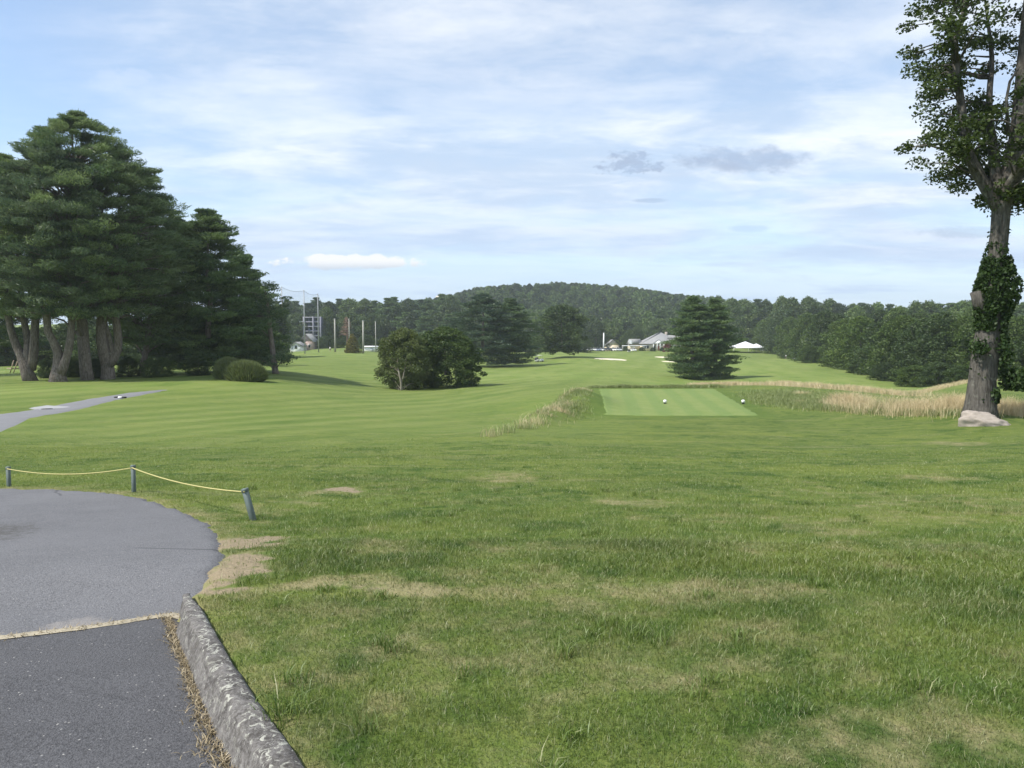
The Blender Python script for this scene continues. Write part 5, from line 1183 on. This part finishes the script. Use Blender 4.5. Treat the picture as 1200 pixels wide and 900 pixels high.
def player(px, Yd, label):
    x = at_px(px, Yd); z = gz(x, Yd)
    me = bpy.data.meshes.new('person'); J = [(0, 0, .95), (0, 0, 1.15), (0, 0, 1.38), (0, 0, 1.5), (0, .01, 1.62), (0, .0, 1.74), (-.1, 0, .9), (-.13, .03, .5), (-.14, 0, .08), (-.14, -.12, .03), (.1, 0, .9), (.14, -.05, .5), (.16, 0, .08), (.16, -.12, .03), (-.19, 0, 1.40), (-.26, -.05, 1.12), (-.18, -.28, 1.0), (.19, 0, 1.40), (.26, -.05, 1.12), (.16, -.28, 1.0), (-.14, -.36, .98), (.1, -.36, .98)]
    E = [(0, 1), (1, 2), (2, 3), (3, 4), (4, 5), (0, 6), (6, 7), (7, 8), (8, 9), (0, 10), (10, 11), (11, 12), (12, 13), (2, 14), (14, 15), (15, 16), (2, 17), (17, 18), (18, 19), (16, 20), (19, 21)]
    rad = [.15, .14, .16, .06, .10, .07, .09, .06, .045, .035, .09, .06, .045, .035, .065, .045, .035, .065, .045, .035, .03, .03]
    me.from_pydata(J, E, []); o = link('person', me, m_skin, label=label, category='person'); sk = o.modifiers.new('skin', 'SKIN')
    me.skin_vertices[0].data[0].use_root = True
    for i, r_ in enumerate(rad): me.skin_vertices[0].data[i].radius = (r_, r_ * .8)
    o.modifiers.new('sub', 'SUBSURF').levels = 1; o.location = (x, Yd, z)
    s = MB(); s.lathe([(.17, .93), (.19, 1.1), (.22, 1.35), (.19, 1.44), (.08, 1.48)], 10); s.build('shirt', m_shirt, o); t = MB(); t.lathe([(.20, .58), (.21, .8), (.18, .96)], 10); t.build('shorts', m_short, o)
    h = MB(); h.lathe([(.11, 1.68), (.115, 1.76), (.07, 1.83), (0, 1.85)], 10); h.build('hair', m_black, o)
player(921, 296, 'person in a white shirt and dark shorts standing left of the cart under the trees')
player(387, 245, 'person in a white shirt standing at the back of the driving range')
# ------------------------------------------------------------------ tee markers, path block, easel
for px, py, lb in ((780, 474, 'white and black tee marker in the middle of the tee'), (872, 474, 'white and black tee marker at the right side of the tee')):
    Yd = 40.9; x = at_px(px, Yd); r = empty('tee_marker', (x, Yd, gz(x, Yd) + .012), lb, 'tee marker', 'pair of tee markers on the tee')
    b = MB(); b.lathe([(0, .0), (.07, .0), (.085, .03), (.07, .07)], 14); b.build('base', m_black, r, smooth=True)
    b = MB(); b.lathe([(.065, .065), (.095, .10), (.10, .14), (.085, .19), (.045, .215), (0, .22)], 16); b.build('cap', m_white, r, smooth=True)
q = hit(141, 466); r = empty('wheel_stop', (q[0], q[1], gz(*q) + .06), 'low black and white striped wheel stop lying across the cart path', 'wheel stop', None, R(-8))
for x0, x1, m in ((-.42, -.14, m_rubber), (-.138, .138, m_white), (.14, .42, m_rubber)): b = MB(); b.box(x0, x1, -.07, .07, 0, .11, .025); b.build('block', m, r)
q = hit(55, 479); r = empty('drain_cover', (q[0], q[1], gz(*q) + .07), 'small dark iron drain cover on the cart path', 'drain cover'); b = MB(); b.lathe([(0, .03), (.28, .03), (.3, .0), (.3, -.1)], 16); b.build('lid', m_rubber, r); b = MB(); b.lathe([(.31, .02), (.36, .02), (.37, -.1)], 16); b.build('rim', m_dpole, r)
x, y = at_px(16, 90), 90.; r = empty('wooden_trestle', (x, y, gz(x, y)), 'small pale A-shaped wooden trestle on the grass behind the leftmost pine', 'trestle')
for p0, p1 in (((-.5, 0, 0), (.0, 0, 1.5)), ((-.1, 0, 0), (.45, 0, 1.4))): b = MB(); b.tube([p0, p1], .06, 6); b.build('leg', m_wood, r)
b = MB(); b.box(-.9, 1.0, .07, .13, .45, .58); b.build('rail', m_wood, r)
# ------------------------------------------------------------------ rope posts
def rpost(px, base_py, top_py, label, wpx, tilt=0.):
    q = hit(px, base_py); k = q[1] / FPX; h = (base_py - top_py) * k * 1.0; z = gz(*q); w_ = wpx * k / 2
    r = empty('rope_post', (q[0], q[1], z), label, 'post', 'posts that carry the yellow rope'); r.rotation_euler = (0, tilt, 0)
    b = MB(); b.box(-w_, w_, -w_ * .7, w_ * .7, -.2, h, .006); b.build('shaft', m_postm, r)
    c = MB(); c.box(-w_ - .004, w_ + .004, -w_ * .7 - .004, w_ * .7 + .004, h - .03, h + .008, .003); c.build('cap', m_postm, r)
    top = np.array((q[0] + math.sin(tilt) * h * .93, q[1] - w_, z + math.cos(tilt) * h * .93)); return top
t1 = rpost(10.5, 570, 547, 'small upright rope post at the left end of the yellow rope', 4); t2 = rpost(157, 577, 545, 'upright rope post in the middle of the yellow rope', 4.2); t3 = rpost(297, 610, 571, 'thicker rope post leaning over at the right end of the yellow rope', 6.5, R(-14))
def rope(a, b_, sag, n=20):
    return [tuple(a * (1 - i / n) + b_ * (i / n) - np.array((0, 0, sag * 4 * (i / n) * (1 - i / n)))) for i in range(n + 1)]
b = MB(); b.tube(rope(t1, t2, .09) + rope(t2, t3, .06)[1:], .008, 6); b.build('rope', m_rope, smooth=True, label='thin yellow rope sagging between the three low posts', category='rope')

# ------------------------------------------------------------------ haze
hz = MB(); hz.box(-1620, 1620, -1620, 1620, float(GZ.min()) - 1, 62); m_hz = bpy.data.materials.new('haze_air'); m_hz.use_nodes = True; m_hz.node_tree.nodes.clear()
pv = N(m_hz.node_tree, 'ShaderNodeVolumePrincipled'); pv.inputs['Color'].default_value = (.86, .93, 1, 1); pv.inputs['Density'].default_value = .00021; pv.inputs['Anisotropy'].default_value = .2
oh = N(m_hz.node_tree, 'ShaderNodeOutputMaterial'); m_hz.node_tree.links.new(pv.outputs[0], oh.inputs['Volume'])
hz.build('haze', m_hz, kind='stuff')
